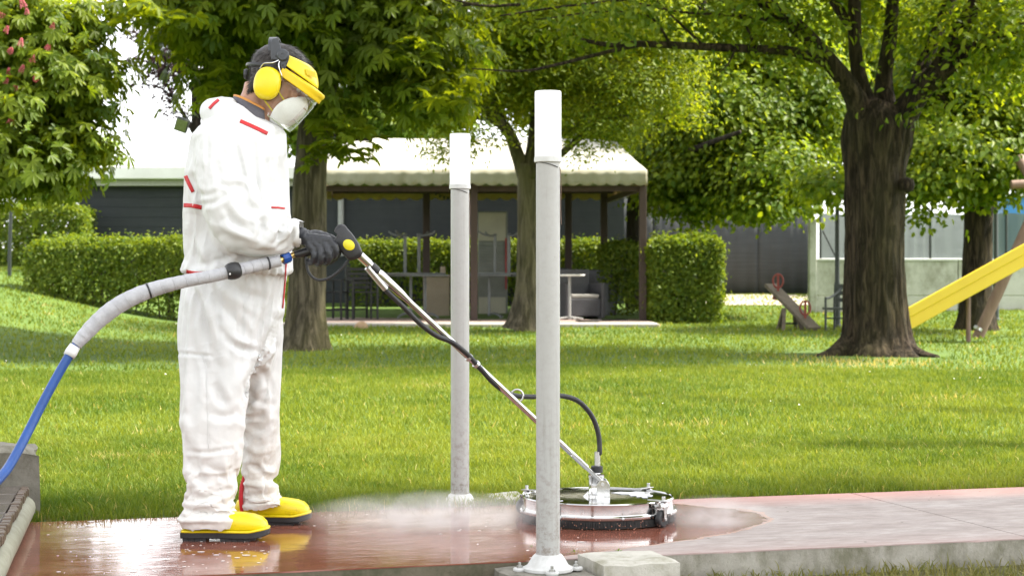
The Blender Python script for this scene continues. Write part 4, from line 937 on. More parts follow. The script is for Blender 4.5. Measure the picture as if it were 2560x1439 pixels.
# --- farther tree at the right
g = G(2440, 26.0); t5 = tree('lime_tree', g, 'lime tree with straight dark trunk between the big tree and the swing')
OBST.append((g.x, g.y, .6))
mb = MB(); limb(mb, [(2440, 838, 50, 26), (2441, 810, 44, 26), (2442, 700, 37, 26), (2446, 560, 36, 26), (2450, 420, 34, 26), (2470, 250, 26, 26), (2500, 40, 18, 26)], 36, .09, 7, .35, 4.0, g.z)
limb(mb, [(2450, 430, 22, 26), (2540, 330, 16, 25.5), (2680, 240, 9, 25)], 12); limb(mb, [(2450, 400, 18, 26), (2380, 300, 13, 25.5), (2320, 160, 8, 25)], 12)
mb.build('trunk', M['bark'], t5, smooth=True, sharp=0)
B5 = [(2400, 380, 150, 110, 25, 1.2, .95), (2500, 260, 140, 120, 25.5, 1.3, .9), (2330, 460, 70, 60, 24.6, .6, .6), (2470, 460, 90, 40, 24.8, .6, .7), (2320, 240, 100, 110, 26, 1.0, .8), (2580, 400, 90, 80, 25, 1.0, .8), (2450, 80, 240, 150, 26.5, 1.8, .7), (2290, 530, 30, 30, 24.4, .3, .25)]
P, N = blob_points(B5, 3800, .23, 30); leaf_obj('crown', t5, P, N, .10, M['lf_lime'], .75, .9, 6)

# --- red flowering chestnut at the left edge
g = G(-260, 19.5); t6 = tree('red_chestnut_tree', g, 'red flowering chestnut tree at the left edge of the picture')
mb = MB(); limb(mb, [(-260, 900, 60, 19.5), (-250, 700, 45, 19.5), (-230, 500, 42, 19.5), (-180, 300, 32, 19.5), (-80, 120, 22, 19.3), (40, -60, 14, 19)], 20, .07, 5, .3, 5.0, g.z)
limb(mb, [(-230, 420, 24, 19.5), (-60, 330, 14, 19), (80, 290, 9, 18.7), (190, 230, 5, 18.4)], 10); limb(mb, [(-200, 340, 18, 19.5), (-20, 220, 10, 19.6), (120, 100, 6, 19.7), (230, 40, 3, 19.8)], 10)
mb.build('trunk', M['bark_smooth'], t6, smooth=True, sharp=0)
B6 = [(70, 100, 170, 130, 18.8, 1.2, .9), (180, 200, 90, 110, 18.6, .8, .7), (60, 290, 150, 110, 18.6, 1.0, .9), (90, 400, 120, 70, 18.4, .8, .7), (200, 330, 60, 70, 18.6, .5, .5), (10, 40, 120, 100, 19.5, 1.2, .9), (20, 440, 70, 50, 18.4, .5, .5), (-100, -150, 260, 170, 19.2, 1.8, .7), (210, 60, 60, 60, 19.2, .6, .5)]
P, N = blob_points(B6, 1700, .2, 12); sz = .115*rng.uniform(.7, 1.25, len(P)); V, Fc, k = palmate(P, N, sz, 5); col = np.clip(rng.normal(.5, .22, len(P)), 0, 1)
o = link('crown', np_mesh('crown', V-np.array(ORG[t6.name]), Fc, np.tile(col, k)), t6, M['lf_chestnut']); o['kind'] = 'stuff'
M['pink'] = pmat('pink_blossom', (.42, .05, .095), (.52, .13, .16), rough=.6, scale=40)
mbf = MB()
for k in range(60):
    z = k/60; r = .055*(1-z)**.7+.008; a = k*2.4; c_ = Vector((r*math.cos(a), r*math.sin(a), z*.2)); s_ = .016
    d1 = Vector((math.cos(a), math.sin(a), .3)); d2 = Vector((-math.sin(a), math.cos(a), 0))
    mbf.add([c_-d2*s_, c_+d1*s_*1.4, c_+d2*s_, c_+Vector((0, 0, s_*1.3))], [(0, 1, 3), (1, 2, 3), (0, 3, 2), (0, 2, 1)])
fm = mbf.mesh('blossom'); fm.materials.append(M['pink'])
for (px, py, tl) in ((25, 118, 1.3), (50, 105, .2), (118, 112, .9), (80, 145, .1), (20, 175, .2), (12, 200, .4), (60, 8, .3), (68, 25, .4), (12, 70, -.4), (38, 214, .2), (10, 33, -1.0), (90, 187, 1.2), (25, 300, .2), (52, 170, .5), (130, 60, .3), (8, 250, .3)):
    o = link('blossom', fm, t6); o.location = W(px, py+12, 17.75)-ORG[t6.name]; o.rotation_euler = (random.uniform(-.3, .3), tl, random.uniform(0, 6)); s_ = random.uniform(.32, .52); o.scale = (s_, s_, s_)

# --- purple plum behind the worker's back
g = G(500, 33.0); t7 = tree('purple_plum_tree', g, 'thin dark purple leaved plum tree left of the worker against white sky')
mb = MB(); limb(mb, [(505, 780, 16, 33), (500, 600, 15, 33), (495, 420, 14, 33), (490, 300, 12, 33), (486, 200, 9, 33), (470, 90, 6, 33), (440, 0, 3, 33)], 12)
for pts in ([(492, 340, 8, 33), (455, 280, 5, 33), (410, 200, 3.5, 33), (360, 120, 2, 33), (330, 70, 1.4, 33)], [(487, 230, 6, 33), (530, 150, 4, 33), (560, 60, 2, 33)], [(440, 250, 3.4, 33), (390, 215, 2, 33), (320, 212, 1.2, 33)], [(420, 205, 3, 33), (370, 155, 2, 33), (310, 150, 1.2, 33)], [(490, 270, 5, 33), (560, 230, 3, 33), (610, 160, 2, 33)]):
    limb(mb, pts, 6)
mb.build('trunk', M['bark_dark'], t7, smooth=True, sharp=0)
B7 = [(470, 130, 110, 70, 33, .8, .5), (400, 160, 60, 60, 33, .4, .45), (350, 150, 35, 12, 33, .15, .5), (355, 212, 30, 7, 33, .15, .5), (430, 220, 45, 40, 33, .3, .5), (450, 280, 30, 24, 33, .2, .5), (560, 150, 70, 90, 33, .6, .5), (350, 80, 40, 30, 33, .3, .4), (540, 250, 50, 40, 33, .4, .5)]
P, N = blob_points(B7, 5200, .11, 22); leaf_obj('crown', t7, P, N, .085, M['lf_plum'], .5, .3, 4)

# --- background trees
def far_tree(px, Y, blobs, label, mat, size=.16, per=1500, tr=12, name='park_tree', clump=.3):
    g = G(px, Y); t = tree(name, g, label, 'background trees'); mb = MB(); top = min(b[1] for b in blobs)
    limb(mb, [(px, (CAMZ-g.z)/Y*FPX+HOR+20, tr, Y), (px+4, 560, tr*.85, Y), (px, 350, tr*.7, Y), (px+12, top, tr*.3, Y)], 10); mb.build('trunk', M['bark_dark'], t, smooth=True, sharp=0)
    P, N = blob_points(blobs, per, clump, 26); leaf_obj('crown', t, P, N, size, mat, .6, .5, 4)
far_tree(950, 47, [(950, 250, 130, 110, 47, 2.0, 1.0), (1060, 290, 130, 70, 47, 1.6, .8), (880, 300, 100, 70, 47, 1.5, .8), (1000, 130, 160, 100, 47, 2, .7)], 'pale yellow green tree far behind the gazebo roof', M['lf_far'], .17)
far_tree(1480, 43, [(1480, 180, 260, 180, 43, 2.6, 1.0), (1620, 260, 180, 140, 42, 2.0, 1.0), (1320, 120, 180, 140, 44, 2.0, .8), (1560, -60, 400, 160, 43, 3, .7)], 'sunlit green tree behind the right half of the gazebo', M['lf_locust'], .17)
far_tree(1990, 45, [(1950, 150, 250, 200, 45, 3.0, 1.0), (2150, 250, 200, 170, 45, 2.5, 1.0), (2300, 120, 220, 190, 44, 2.5, .9), (2060, -120, 420, 160, 45, 3, .7)], 'dark leafy tree behind the lime and the big trunk', M['lf_lime'], .2)
far_tree(2600, 40, [(2560, 220, 200, 200, 40, 2.4, 1.0), (2680, 380, 140, 120, 40, 2, .8)], 'dark tree beyond the wall at the right edge', M['lf_lime'], .2)
far_tree(90, 44, [(160, 395, 90, 70, 44, 1.6, .9), (60, 430, 110, 60, 44, 1.6, .9), (235, 375, 50, 40, 43, .9, .7), (20, 300, 120, 120, 45, 1.8, .9), (150, 470, 80, 50, 44, 1.2, .8)], 'bright young tree behind the tall hedge at the left', M['lf_far'], .16)
far_tree(700, 44, [(680, 180, 120, 150, 44, 1.6, .8), (760, 300, 90, 80, 44, 1.2, .7), (820, 80, 160, 120, 44, 2, .8)], 'green tree hidden behind the chestnut trunk', M['lf_lime'], .2)
# unseen tree added at the right, its crown placed to shade the path
g = Vector((9.4, 9.5, T(9.4, 9.5))); t9 = tree('added_shade_tree', g, 'unseen tree added right of the path, crown shaped to shade it')
mb = MB(); mb.tube(catmull([(9.4, 9.5, -.1), (9.3, 9.5, 2), (9.0, 9.6, 4), (8.0, 9.8, 6), (7.0, 10, 7.6)], 6), list(np.linspace(.34, .09, 25)), 16)
mb.tube(catmull([(9.3, 9.5, 3), (8.4, 11, 5), (7, 13, 6.6), (5, 15, 7.2)], 6), list(np.linspace(.18, .04, 19)), 10); mb.tube(catmull([(9.3, 9.5, 3.2), (8.2, 8.4, 5), (6, 7.4, 6.6), (4, 7, 7.4)], 6), list(np.linspace(.18, .04, 19)), 10)
mb.build('trunk', M['bark'], t9, smooth=True, sharp=0)
def world_blob(cx, cy, cz, rx, ry, rz, den): Y = cy; return ((cx/Y*FPX+1280), HOR+(CAMZ-cz)/Y*FPX, rx*FPX/Y, rz*FPX/Y, Y, ry, den)
B9 = [world_blob(4.9, 6.5, 7.0, 3.6, 1.25, 1.1, 1.2), world_blob(8.6, 7.0, 8.0, 2.8, 1.5, 1.3, .7)]
P, N = blob_points(B9, 1300, .35, 22); leaf_obj('crown', t9, P, N, .19, M['lf_big'], .6, .4, 4)

# ---- hedges
def hedge(name, x0, x1, y0, y1, zt, label, dens=1500, size=.055, gap=.0, mat=None, seed=0):
    zb = min(T((x0+x1)/2, y0), T(x0, y0), T(x1, y0)); c = Vector(((x0+x1)/2, (y0+y1)/2, zb)); t = thing(name, c, label, 'hedge', 'clipped hedges')
    # leaves over front, sides, top (a shell ~18 cm deep)
    A = [('f', (x1-x0)*(zt-zb)), ('b', (x1-x0)*(zt-zb)*.6), ('t', (x1-x0)*(y1-y0)*1.25), ('l', (y1-y0)*(zt-zb)), ('r', (y1-y0)*(zt-zb))]
    PP, NN = [], []
    for face, ar in A:
        n = int(ar*dens); a = rng.uniform(0, 1, n); b = rng.uniform(0, 1, n)**(.85 if face != 't' else 1); d = np.abs(rng.normal(0, .09, n))-.03
        X = x0+a*(x1-x0); Z = zb+b*(zt-zb); Yv = y0+a*(y1-y0)
        if face == 'f': P = np.stack([X, y0+d, Z], -1); q = (0, -1, .35)
        elif face == 'b': P = np.stack([X, y1-d, Z], -1); q = (0, 1, .35)
        elif face == 't': P = np.stack([X, y0+b*(y1-y0), zt-d*.7], -1); q = (0, 0, 1)
        elif face == 'l': P = np.stack([x0+d, Yv, Z], -1); q = (-1, 0, .35)
        else: P = np.stack([x1-d, Yv, Z], -1); q = (1, 0, .35)
        w_ = .035*fbm2(P[:, 0]*1.0, P[:, 2]+P[:, 1], 61+seed, .9)[:, None]*np.array(q); P = P+w_
        ex = np.clip(np.abs(P[:, 0]-c.x)/((x1-x0)/2)-1+.22/max(.5, (x1-x0)/2), 0, 1)*max(.5, (x1-x0)/2)/.22; ey = np.clip(np.abs(P[:, 1]-c.y)/((y1-y0)/2)-1+.22/((y1-y0)/2), 0, 1)*((y1-y0)/2)/.22
        hz = np.clip((P[:, 2]-(zt-.25))/.25, 0, 1); P[:, 2] -= .09*hz*(np.minimum(ex, 1)**2+np.minimum(ey, 1)**2)
        stray = rng.uniform(0, 1, n) < .05; P[stray] += np.array(q)*rng.uniform(.02, .13, (stray.sum(), 1)); P[:, 2] += .03*fbm2(P[:, 0], P[:, 1], 91+seed, .8)*hz
        keep = np.ones(n, bool)
        if gap and face in 'fblr':
            hrel = (P[:, 2]-zb)/(zt-zb); keep = rng.uniform(0, 1, n) > gap*np.clip(1.15-hrel*1.25, 0, 1)*(1+fbm2(P[:, 0], P[:, 2], 71, 1.3)*.6)
        PP.append(P[keep]); NN.append((np.array(q)+rng.normal(0, .55, (n, 3)))[keep])
    P = np.concatenate(PP); N = np.concatenate(NN); leaf_obj('foliage', t, P, N, size, mat or M['lf_hedge'], .6, .2, 4)
    mb = MB(); n = int((x1-x0)*9)
    for i in range(n):
        x = random.uniform(x0+.05, x1-.05); y = random.uniform(y0+.12, y1-.12); z0 = T(x, y)-.03; h = (zt-z0)*random.uniform(.75, .95)
        mb.tube([(x, y, z0), (x+random.uniform(-.08, .08), y+random.uniform(-.08, .08), z0+h*.5), (x+random.uniform(-.2, .2), y+random.uniform(-.15, .15), z0+h)], [.016, .012, .005], 5)
    o = mb.build('stems', M['twig'], t); o['kind'] = 'stuff'
    if gap < .5:
        lo = zb+(.35 if gap else .05)*(zt-zb); core = MB(); nn = int((x1-x0)*(y1-y0)*(zt-zb)*260)
        # inner dark leaves
        P = np.stack([rng.uniform(x0+.15, x1-.15, nn), rng.uniform(y0+.15, y1-.15, nn), rng.uniform(lo, zt-.1, nn)], -1)
        leaf_obj('inner_foliage', t, P, rng.normal(0, 1, (nn, 3))+np.array([0, 0, .4]), size*2.2, mat or M['lf_hedge'], .7, .2, 4)
    return t
z_ = W(0, 597, 28.2).z
hedge('hedge', W(62, 0, 28.2).x, W(716, 0, 28.2).x, 28.2, 29.2, z_, 'long clipped hedge behind the worker, thinning out near the ground', 1900, .06, .36, seed=1)
hedge('hedge', -15.5, W(205, 0, 34.5).x, 34.5, 35.6, W(0, 512, 34.5).z, 'tall clipped hedge at the far left beside the dark building', 1100, .075, .0, seed=2)
hedge('hedge', W(880, 0, 34.9).x, W(1530, 0, 34.9).x, 34.75, 35.5, W(0, 600, 34.8).z, 'low hedge seen through the gazebo in front of the dark wall', 1100, .07, .45, seed=3)
hedge('hedge', W(1628, 0, 28.6).x, W(1808, 0, 28.6).x, 28.6, 30.2, W(0, 592, 28.6).z, 'square clipped hedge end beside the right gazebo post', 1900, .065, .0, seed=4)
hedge('hedge', W(1505, 0, 31.2).x, W(1640, 0, 31.2).x, 31.0, 32.0, W(0, 604, 31).z, 'shaded hedge stretch just inside the right gazebo posts', 1200, .065, .15, seed=5)
# floodlight hanging in the plum tree
f0 = W(455, 312, 32.6); fl_ = thing('floodlight', f0, 'square floodlight fixed in the plum tree behind the worker', 'floodlight')
Rm = Matrix.Rotation(.35, 3, 'Y') @ Matrix.Rotation(.3, 3, 'X')
MB().box(f0, (.24, .1, .26), Rm).build('housing', M['dark_metal'], fl_, bevel=.015)
MB().box(f0+Rm @ Vector((0, -.06, 0)), (.2, .012, .21), Rm).build('lens', pmat('dusty_lens', (.13, .16, .06), (.10, .12, .05), rough=.25), fl_, bevel=.004)
MB().tube([f0+Vector((.05, .05, .12)), f0+Vector((.13, .25, .2)), f0+Vector((.2, .38, .12))], .016, 8).build('bracket', M['dark_metal'], fl_)
# ================================================================== THE WORKER
YB = 6.30
def pp(px, py, dy=0.0): return W(px, py, YB+dy)
def suit_material():
    m, nt, b, L = newmat('white_coverall_fabric'); b.inputs['Roughness'].default_value = .62; b.inputs['Specular IOR Level'].default_value = .3
    g = nt.nodes.new('ShaderNodeNewGeometry'); sp = nt.nodes.new('ShaderNodeSeparateXYZ'); L.new(g.outputs['Position'], sp.inputs[0])
    c = ramp(nt, tex_noise(nt, 6, 4, .6), [(.3, (.68, .68, .68)), (.7, (.63, .63, .625))])
    low = ramp(nt, sp.outputs[2], [(.05, 1), (.42, .35), (.62, 0)])
    far = ramp(nt, math_n(nt, 'SUBTRACT', sp.outputs[1], 6.0), [(.30, .15), (.42, 1)])
    spots = ramp(nt, tex_noise(nt, 16, 6, .75), [(.46, 0), (.66, .9)])
    fac = math_n(nt, 'MULTIPLY', math_n(nt, 'MULTIPLY', spots, low), far)
    c = mixc(nt, fac, c, (.36, .27, .19))
    c = mixc(nt, math_n(nt, 'MULTIPLY', low, .45), c, (.70, .66, .58))
    L.new(c, b.inputs['Base Color'])
    hh = None
    for k, (rx, ry, rz, sc) in enumerate(((.3, .5, .2, 2.1), (1.2, .1, .9, 2.9), (.7, 1.3, 2.0, 1.7), (2.2, .4, 1.4, 3.6), (.1, 2.0, .5, 2.5), (1.7, 1.0, 2.6, 5.2))):
        mp = nt.nodes.new('ShaderNodeMapping'); mp.inputs['Rotation'].default_value = (rx, ry, rz); mp.inputs['Location'].default_value = (k*1.3, k*.7, k*2.1); L.new(g.outputs['Position'], mp.inputs[0])
        wv = nt.nodes.new('ShaderNodeTexWave'); wv.wave_profile = 'TRI'; wv.inputs['Scale'].default_value = sc; wv.inputs['Distortion'].default_value = 1.3; wv.inputs['Detail'].default_value = 1.0; wv.inputs['Detail Scale'].default_value = .6; L.new(mp.outputs[0], wv.inputs['Vector'])
        t_ = math_n(nt, 'MULTIPLY', math_n(nt, 'MULTIPLY', wv.outputs['Fac'], ramp(nt, tex_noise(nt, 4+k, 2, .5, mp.outputs[0]), [(.47, 0), (.58, 1)])), 2.2/sc)
        hh = t_ if hh is None else math_n(nt, 'ADD', hh, t_)
    vo = nt.nodes.new('ShaderNodeTexVoronoi'); vo.feature = 'F1'; vo.inputs['Scale'].default_value = 17
    nn = nt.nodes.new('ShaderNodeTexNoise'); nn.inputs['Scale'].default_value = 6; L.new(g.outputs['Position'], nn.inputs['Vector'])
    mx = mixc(nt, .35, g.outputs['Position'], nn.outputs['Color']); L.new(mx, vo.inputs['Vector'])
    h = math_n(nt, 'ADD', hh, math_n(nt, 'MULTIPLY', tex_noise(nt, 45, 4, .6), .10))
    bump(nt, b, h, .25, .014)
    out = nt.nodes['Material Output']; t = nt.nodes.new('ShaderNodeBsdfTranslucent'); t.inputs[0].default_value = (.8, .78, .72, 1)
    mxs = nt.nodes.new('ShaderNodeMixShader'); mxs.inputs[0].default_value = .05; L.new(b.outputs[0], mxs.inputs[1]); L.new(t.outputs[0], mxs.inputs[2]); L.new(mxs.outputs[0], out.inputs['Surface'])
    return m
M['suit'] = suit_material()
person = thing('person', (pp(560, 1330).x, YB, 0), 'worker in white hooded coverall, black gloves and yellow boots, scrubbing the path', 'person')

def ring_px(l, r, y, cy, hy, n=28, sq=2.3):
    Yc = YB+cy; a = W(l, y, Yc); b = W(r, y, Yc); cx = (a.x+b.x)/2; hx = (b.x-a.x)/2; out = []
    for j in range(n):
        t = 2*PI*j/n; c, s = math.cos(t), math.sin(t)
        out.append((cx+hx*math.copysign(abs(c)**(2/sq), c), Yc+hy*math.copysign(abs(s)**(2/sq), s), a.z))
    return out
def loft(mb, rows, sub=4, sq=2.3):
    C = catmull(rows, sub); mb.rings([ring_px(*c, sq=sq) for c in C])
suit = MB()
loft(suit, [(578, 630, 282, 0, .06), (545, 662, 296, 0, .11), (508, 690, 314, 0, .165), (480, 704, 342, 0, .20), (465, 711, 385, 0, .205), (458, 710, 450, 0, .198), (454, 716, 520, 0, .192), (455, 720, 600, 0, .19), (460, 720, 655, 0, .188), (468, 716, 686, 0, .182), (452, 712, 725, 0, .196), (443, 704, 785, 0, .205), (440, 697, 845, 0, .205), (442, 690, 905, 0, .19)])
loft(suit, [(450, 645, 790, -.09, .092), (442, 648, 860, -.095, .102), (441, 638, 920, -.105, .10), (444, 622, 970, -.115, .097), (447, 610, 1015, -.125, .095), (457, 601, 1060, -.135, .091), (463, 598, 1110, -.145, .09), (461, 594, 1180, -.155, .09), (462, 590, 1235, -.165, .093), (449, 596, 1266, -.17, .104), (449, 599, 1296, -.175, .102), (455, 594, 1321, -.178, .09)])
loft(suit, [(545, 700, 790, .09, .095), (548, 697, 860, .10, .10), (556, 696, 920, .115, .10), (578, 694, 970, .13, .098), (594, 690, 1012, .15, .095), (602, 686, 1052, .16, .092), (604, 688, 1105, .17, .092), (603, 684, 1165, .18, .093), (600, 692, 1200, .188, .098), (599, 704, 1228, .193, .104), (602, 703, 1256, .197, .10), (604, 690, 1273, .2, .09)])
def arm_pts(L_): return [tuple(pp(x, y, dy))+(r/FPX*(YB+dy),) for x, y, r, dy in L_]
def arm(mb, L_, n=22, sub=4):
    C = catmull(arm_pts(L_), sub); mb.tube([c[:3] for c in C], [c[3] for c in C], n)
arm(suit, [(562, 318, 40, -.10), (556, 352, 70, -.16), (556, 410, 76, -.205), (562, 470, 73, -.235), (580, 528, 68, -.25), (628, 556, 60, -.25), (680, 570, 51, -.235), (722, 579, 41, -.22), (738, 583, 35, -.21), (750, 585, 36, -.208), (760, 587, 31, -.206)])
arm(suit, [(570, 318, 40, .10), (575, 352, 66, .17), (580, 420, 66, .22), (588, 490, 60, .25), (605, 545, 54, .255), (636, 575, 44, .245), (660, 594, 32, .236)])
# hood lying round the neck
hood = [(680, 328, 15, -.075), (652, 318, 17, -.112), (622, 304, 22, -.125), (588, 287, 30, -.115), (548, 280, 34, -.06), (534, 281, 36, 0), (548, 280, 34, .06), (588, 287, 30, .115), (622, 304, 22, .125), (652, 318, 17, .112), (680, 328, 15, .075)]
arm(suit, hood, 18, 4)
arm(suit, [(584, 258, 16, -.07), (562, 260, 19, -.04), (555, 261, 20, 0), (562, 260, 19, .04), (584, 258, 16, .07)], 14)
# collar front and zip flap
arm(suit, [(672, 320, 14, -.07), (692, 330, 16, -.03), (700, 334, 16, 0), (692, 330, 16, .03), (672, 320, 14, .07)], 14)
arm(suit, [(704, 345, 9, -.03), (712, 365, 9, -.03), (716, 384, 6, -.03)], 10)
def drape(mb, voxel, grow, bend, frames, gap):
    """let the cloth settle: the suit is draped over a slightly smaller body so that it hangs and buckles by itself"""
    gm = remesh(mb, voxel, 4, .5); ts = bpy.data.scenes.new('settling')
    import bmesh
    cm = gm.copy(); c, n = me_arrays(cm); me_set(cm, c-n*gap)
    bm = bmesh.new(); bm.from_mesh(gm); bm.normal_update(); kill = []
    for f in bm.faces:
        q = f.calc_center_median(); px = 1280+q.x/q.y*FPX; py = HOR+(CAMZ-q.z)/q.y*FPX
        if (f.normal.z < -.6 and q.z < .09) or (f.normal.x > .55 and px > 750 and q.y < 6.25): kill.append(f)
    bmesh.ops.delete(bm, geom=kill, context='FACES'); bm.to_mesh(gm); bm.free(); c, n = me_arrays(gm)
    col = bpy.data.objects.new('tmp_body', cm); ts.collection.objects.link(col); col.modifiers.new('c', 'COLLISION'); col.collision.thickness_outer = .003; col.collision.cloth_friction = 8
    g_ = bpy.data.objects.new('tmp_cloth', gm); ts.collection.objects.link(g_)
    PX = 1280+c[:, 0]/c[:, 1]*FPX; PY = HOR+(CAMZ-c[:, 2])/c[:, 1]*FPX; w = np.zeros(len(c)); w[PY < 335] = 1; w[(PX > 738)] = .95
    w = np.maximum(w, np.exp(-((PY-686)/12)**2)*.45*(c[:, 1] > 6.09)); w = np.maximum(w, (PY > np.where(c[:, 1] > 6.38, 1258, 1306))*.75)
    w = np.maximum(w, .10*(PX < 470)*(PY < 900))
    vg = g_.vertex_groups.new(name='pin'); wr = np.round(w, 2)
    for val in np.unique(wr):
        if val > .02: vg.add([int(i) for i in np.where(wr == val)[0]], float(val), 'REPLACE')
    m = g_.modifiers.new('cloth', 'CLOTH'); q = m.settings
    q.quality = 5; q.mass = .12; q.tension_stiffness = 20; q.compression_stiffness = 20; q.shear_stiffness = 8; q.bending_stiffness = bend; q.tension_damping = 8; q.compression_damping = 8; q.shear_damping = 8; q.bending_damping = .8
    q.vertex_group_mass = 'pin'; q.pin_stiffness = 1; q.shrink_min = -grow; q.shrink_max = -grow; q.air_damping = 2
    m.collision_settings.collision_quality = 2; m.collision_settings.distance_min = .003; m.point_cache.frame_start = 1; m.point_cache.frame_end = frames+1
    for f in range(1, frames+1): ts.frame_set(f)
    dg = ts.view_layers[0].depsgraph; res = bpy.data.meshes.new_from_object(g_.evaluated_get(dg))
    bpy.data.objects.remove(g_); bpy.data.objects.remove(col); bpy.data.scenes.remove(ts)
    bm = bmesh.new(); bm.from_mesh(res)
    for _ in range(2): bmesh.ops.smooth_vert(bm, verts=bm.verts, factor=.35, use_axis_x=True, use_axis_y=True, use_axis_z=True)
    bmesh.ops.subdivide_edges(bm, edges=bm.edges, cuts=1, use_grid_fill=True, smooth=.6); bm.to_mesh(res); bm.free(); res.update()
    return res
try: sm_ = drape(suit, .0118, .065, .5, 16, .022)
except Exception: sm_ = remesh(suit, .006, 5, .5)
co, no = me_arrays(sm_)
# --- creases: drawn folds (pixel polylines) plus crumple
Yv = co[:, 1]; PX = 1280+co[:, 0]/Yv*FPX; PY = HOR+(CAMZ-co[:, 2])/Yv*FPX
disp = np.zeros(len(co))
FOLDS = [  # (polyline, half width px, depth mm, +ridge / -valley)
 ([(470, 690), (490, 740), (505, 800), (520, 870), (530, 930)], 13, -11), ([(488, 692), (512, 750), (535, 820), (560, 900)], 12, 10), ([(505, 692), (545, 755), (590, 800), (610, 830)], 12, -11), ([(530, 690), (580, 745), (640, 780)], 11, 8),
 ([(565, 690), (610, 730), (660, 745)], 11, -8), ([(700, 700), (680, 760), (650, 830), (640, 870)], 13, -10), ([(690, 800), (660, 880), (625, 960), (610, 1040)], 14, -20), ([(705, 760), (690, 800), (690, 850)], 10, 8),
 ([(560, 830), (600, 870), (640, 880)], 10, -9), ([(550, 810), (590, 850), (630, 860)], 9, 8), ([(530, 950), (550, 990), (560, 1010)], 12, -11), ([(440, 882), (490, 886), (530, 890)], 5, -6), ([(500, 880), (515, 920), (517, 990)], 9, -8),
 ([(520, 1030), (560, 1040), (590, 1030)], 12, -8), ([(455, 1080), (480, 1140), (500, 1200)], 14, -11), ([(465, 1050), (470, 1110), (480, 1180), (510, 1230)], 10, 8), ([(470, 1128), (520, 1130), (580, 1122)], 6, -7), ([(560, 1215), (520, 1240), (480, 1250)], 10, -10),
 ([(590, 1225), (560, 1245), (520, 1262), (460, 1262)], 9, 10), ([(455, 1268), (500, 1278), (560, 1282), (595, 1270)], 8, -11), ([(450, 1300), (500, 1296), (560, 1300)], 8, 6), ([(465, 1180), (490, 1215), (500, 1230)], 12, 8),
 ([(630, 1160), (665, 1190), (690, 1200)], 9, -10), ([(615, 1210), (660, 1215), (700, 1215)], 8, 9), ([(610, 1240), (650, 1238), (700, 1230)], 7, -9), ([(610, 960), (640, 1000), (680, 1010)], 9, -8), ([(620, 1060), (650, 1075), (680, 1060)], 9, -7), ([(650, 920), (670, 960), (660, 1000)], 9, -9), ([(605, 1105), (640, 1130), (680, 1120)], 8, 6),
 # torso under the arm
 ([(500, 540), (520, 600), (560, 640), (600, 655)], 16, -15), ([(480, 540), (485, 600), (490, 660)], 12, -11), ([(560, 600), (580, 630), (600, 650)], 10, 9), ([(470, 520), (470, 600), (475, 660)], 8, 6), ([(620, 620), (660, 632), (700, 632)], 9, -8), ([(600, 640), (570, 660), (520, 672)], 9, 7),
 ([(690, 400), (700, 450), (690, 500)], 10, -9), ([(670, 410), (676, 460), (660, 500)], 12, -10), ([(700, 350), (690, 400), (680, 440)], 9, 7), ([(490, 330), (478, 380), (475, 420)], 9, -8), ([(480, 440), (490, 480), (505, 520)], 9, -12),
 # sleeve
 ([(490, 480), (520, 490), (550, 480)], 9, -8), ([(505, 510), (535, 505), (560, 490)], 8, -9), ([(560, 450), (610, 455), (630, 490)], 9, 9), ([(600, 500), (625, 520), (650, 520), (665, 500)], 11, -13), ([(575, 500), (600, 540), (640, 560)], 10, 9), ([(640, 610), (655, 570), (650, 530)], 8, -10), ([(670, 610), (690, 570), (680, 540)], 9, 8), ([(695, 610), (700, 580), (716, 555)], 8, -12),
 ([(715, 610), (722, 585), (738, 560)], 7, 7), ([(540, 560), (590, 580), (640, 590)], 12, 8), ([(530, 380), (540, 430), (530, 470)], 14, -6), ([(585, 350), (600, 400), (606, 440)], 12, -7), ([(560, 520), (600, 570), (660, 596)], 8, -8), ([(735, 560), (730, 590), (730, 612)], 5, -6),
]
front = no[:, 1] < .45
for poly, hw, dep in FOLDS:
    C = np.array(catmull([tuple(map(float, p)) for p in poly], 8)); d = np.full(len(co), 1e9); tt = np.zeros(len(co))
    bb = (PX > C[:, 0].min()-4*hw) & (PX < C[:, 0].max()+4*hw) & (PY > C[:, 1].min()-4*hw) & (PY < C[:, 1].max()+4*hw) & front
    ix = np.where(bb)[0]
    if len(ix) == 0: continue
    dd = np.hypot(PX[ix, None]-C[None, :, 0], PY[ix, None]-C[None, :, 1]); k = dd.argmin(1); dm = dd.min(1); t = k/(len(C)-1)
    prof = .45*np.exp(-(dm/hw)**2)+.75*np.exp(-dm/hw*1.3)-.5*np.exp(-((dm-1.7*hw)/(hw*.8))**2)
    disp[ix] += dep*.001*.85*prof*np.sin(PI*np.clip(t, .06, .94))**.5
cr = np.empty(len(co)); rc = random.Random(5); CRD = []
for k in range(9):
    d_ = Vector((rc.uniform(-1, 1), rc.uniform(-.6, .6), rc.uniform(-.42, .42))).normalized(); f_ = rc.uniform(4.5, 13); CRD.append((d_, f_, .006/f_*rc.uniform(.4, 1.2), rc.random()))
for i, p in enumerate(co):
    v = Vector(p); w_ = noise.noise_vector(v*4)*.045
    q = v+w_
    s_ = 0
    for d_, f_, a_, o_ in CRD:
        t_ = q.dot(d_)*f_+o_; tri = abs(t_-math.floor(t_)-.5)*2
        s_ += a_*(tri-.5)*max(0, min(1, .55+1.6*noise.noise(v*3.1+Vector((o_*9, 0, o_*3)))))
    cr[i] = s_
disp += cr
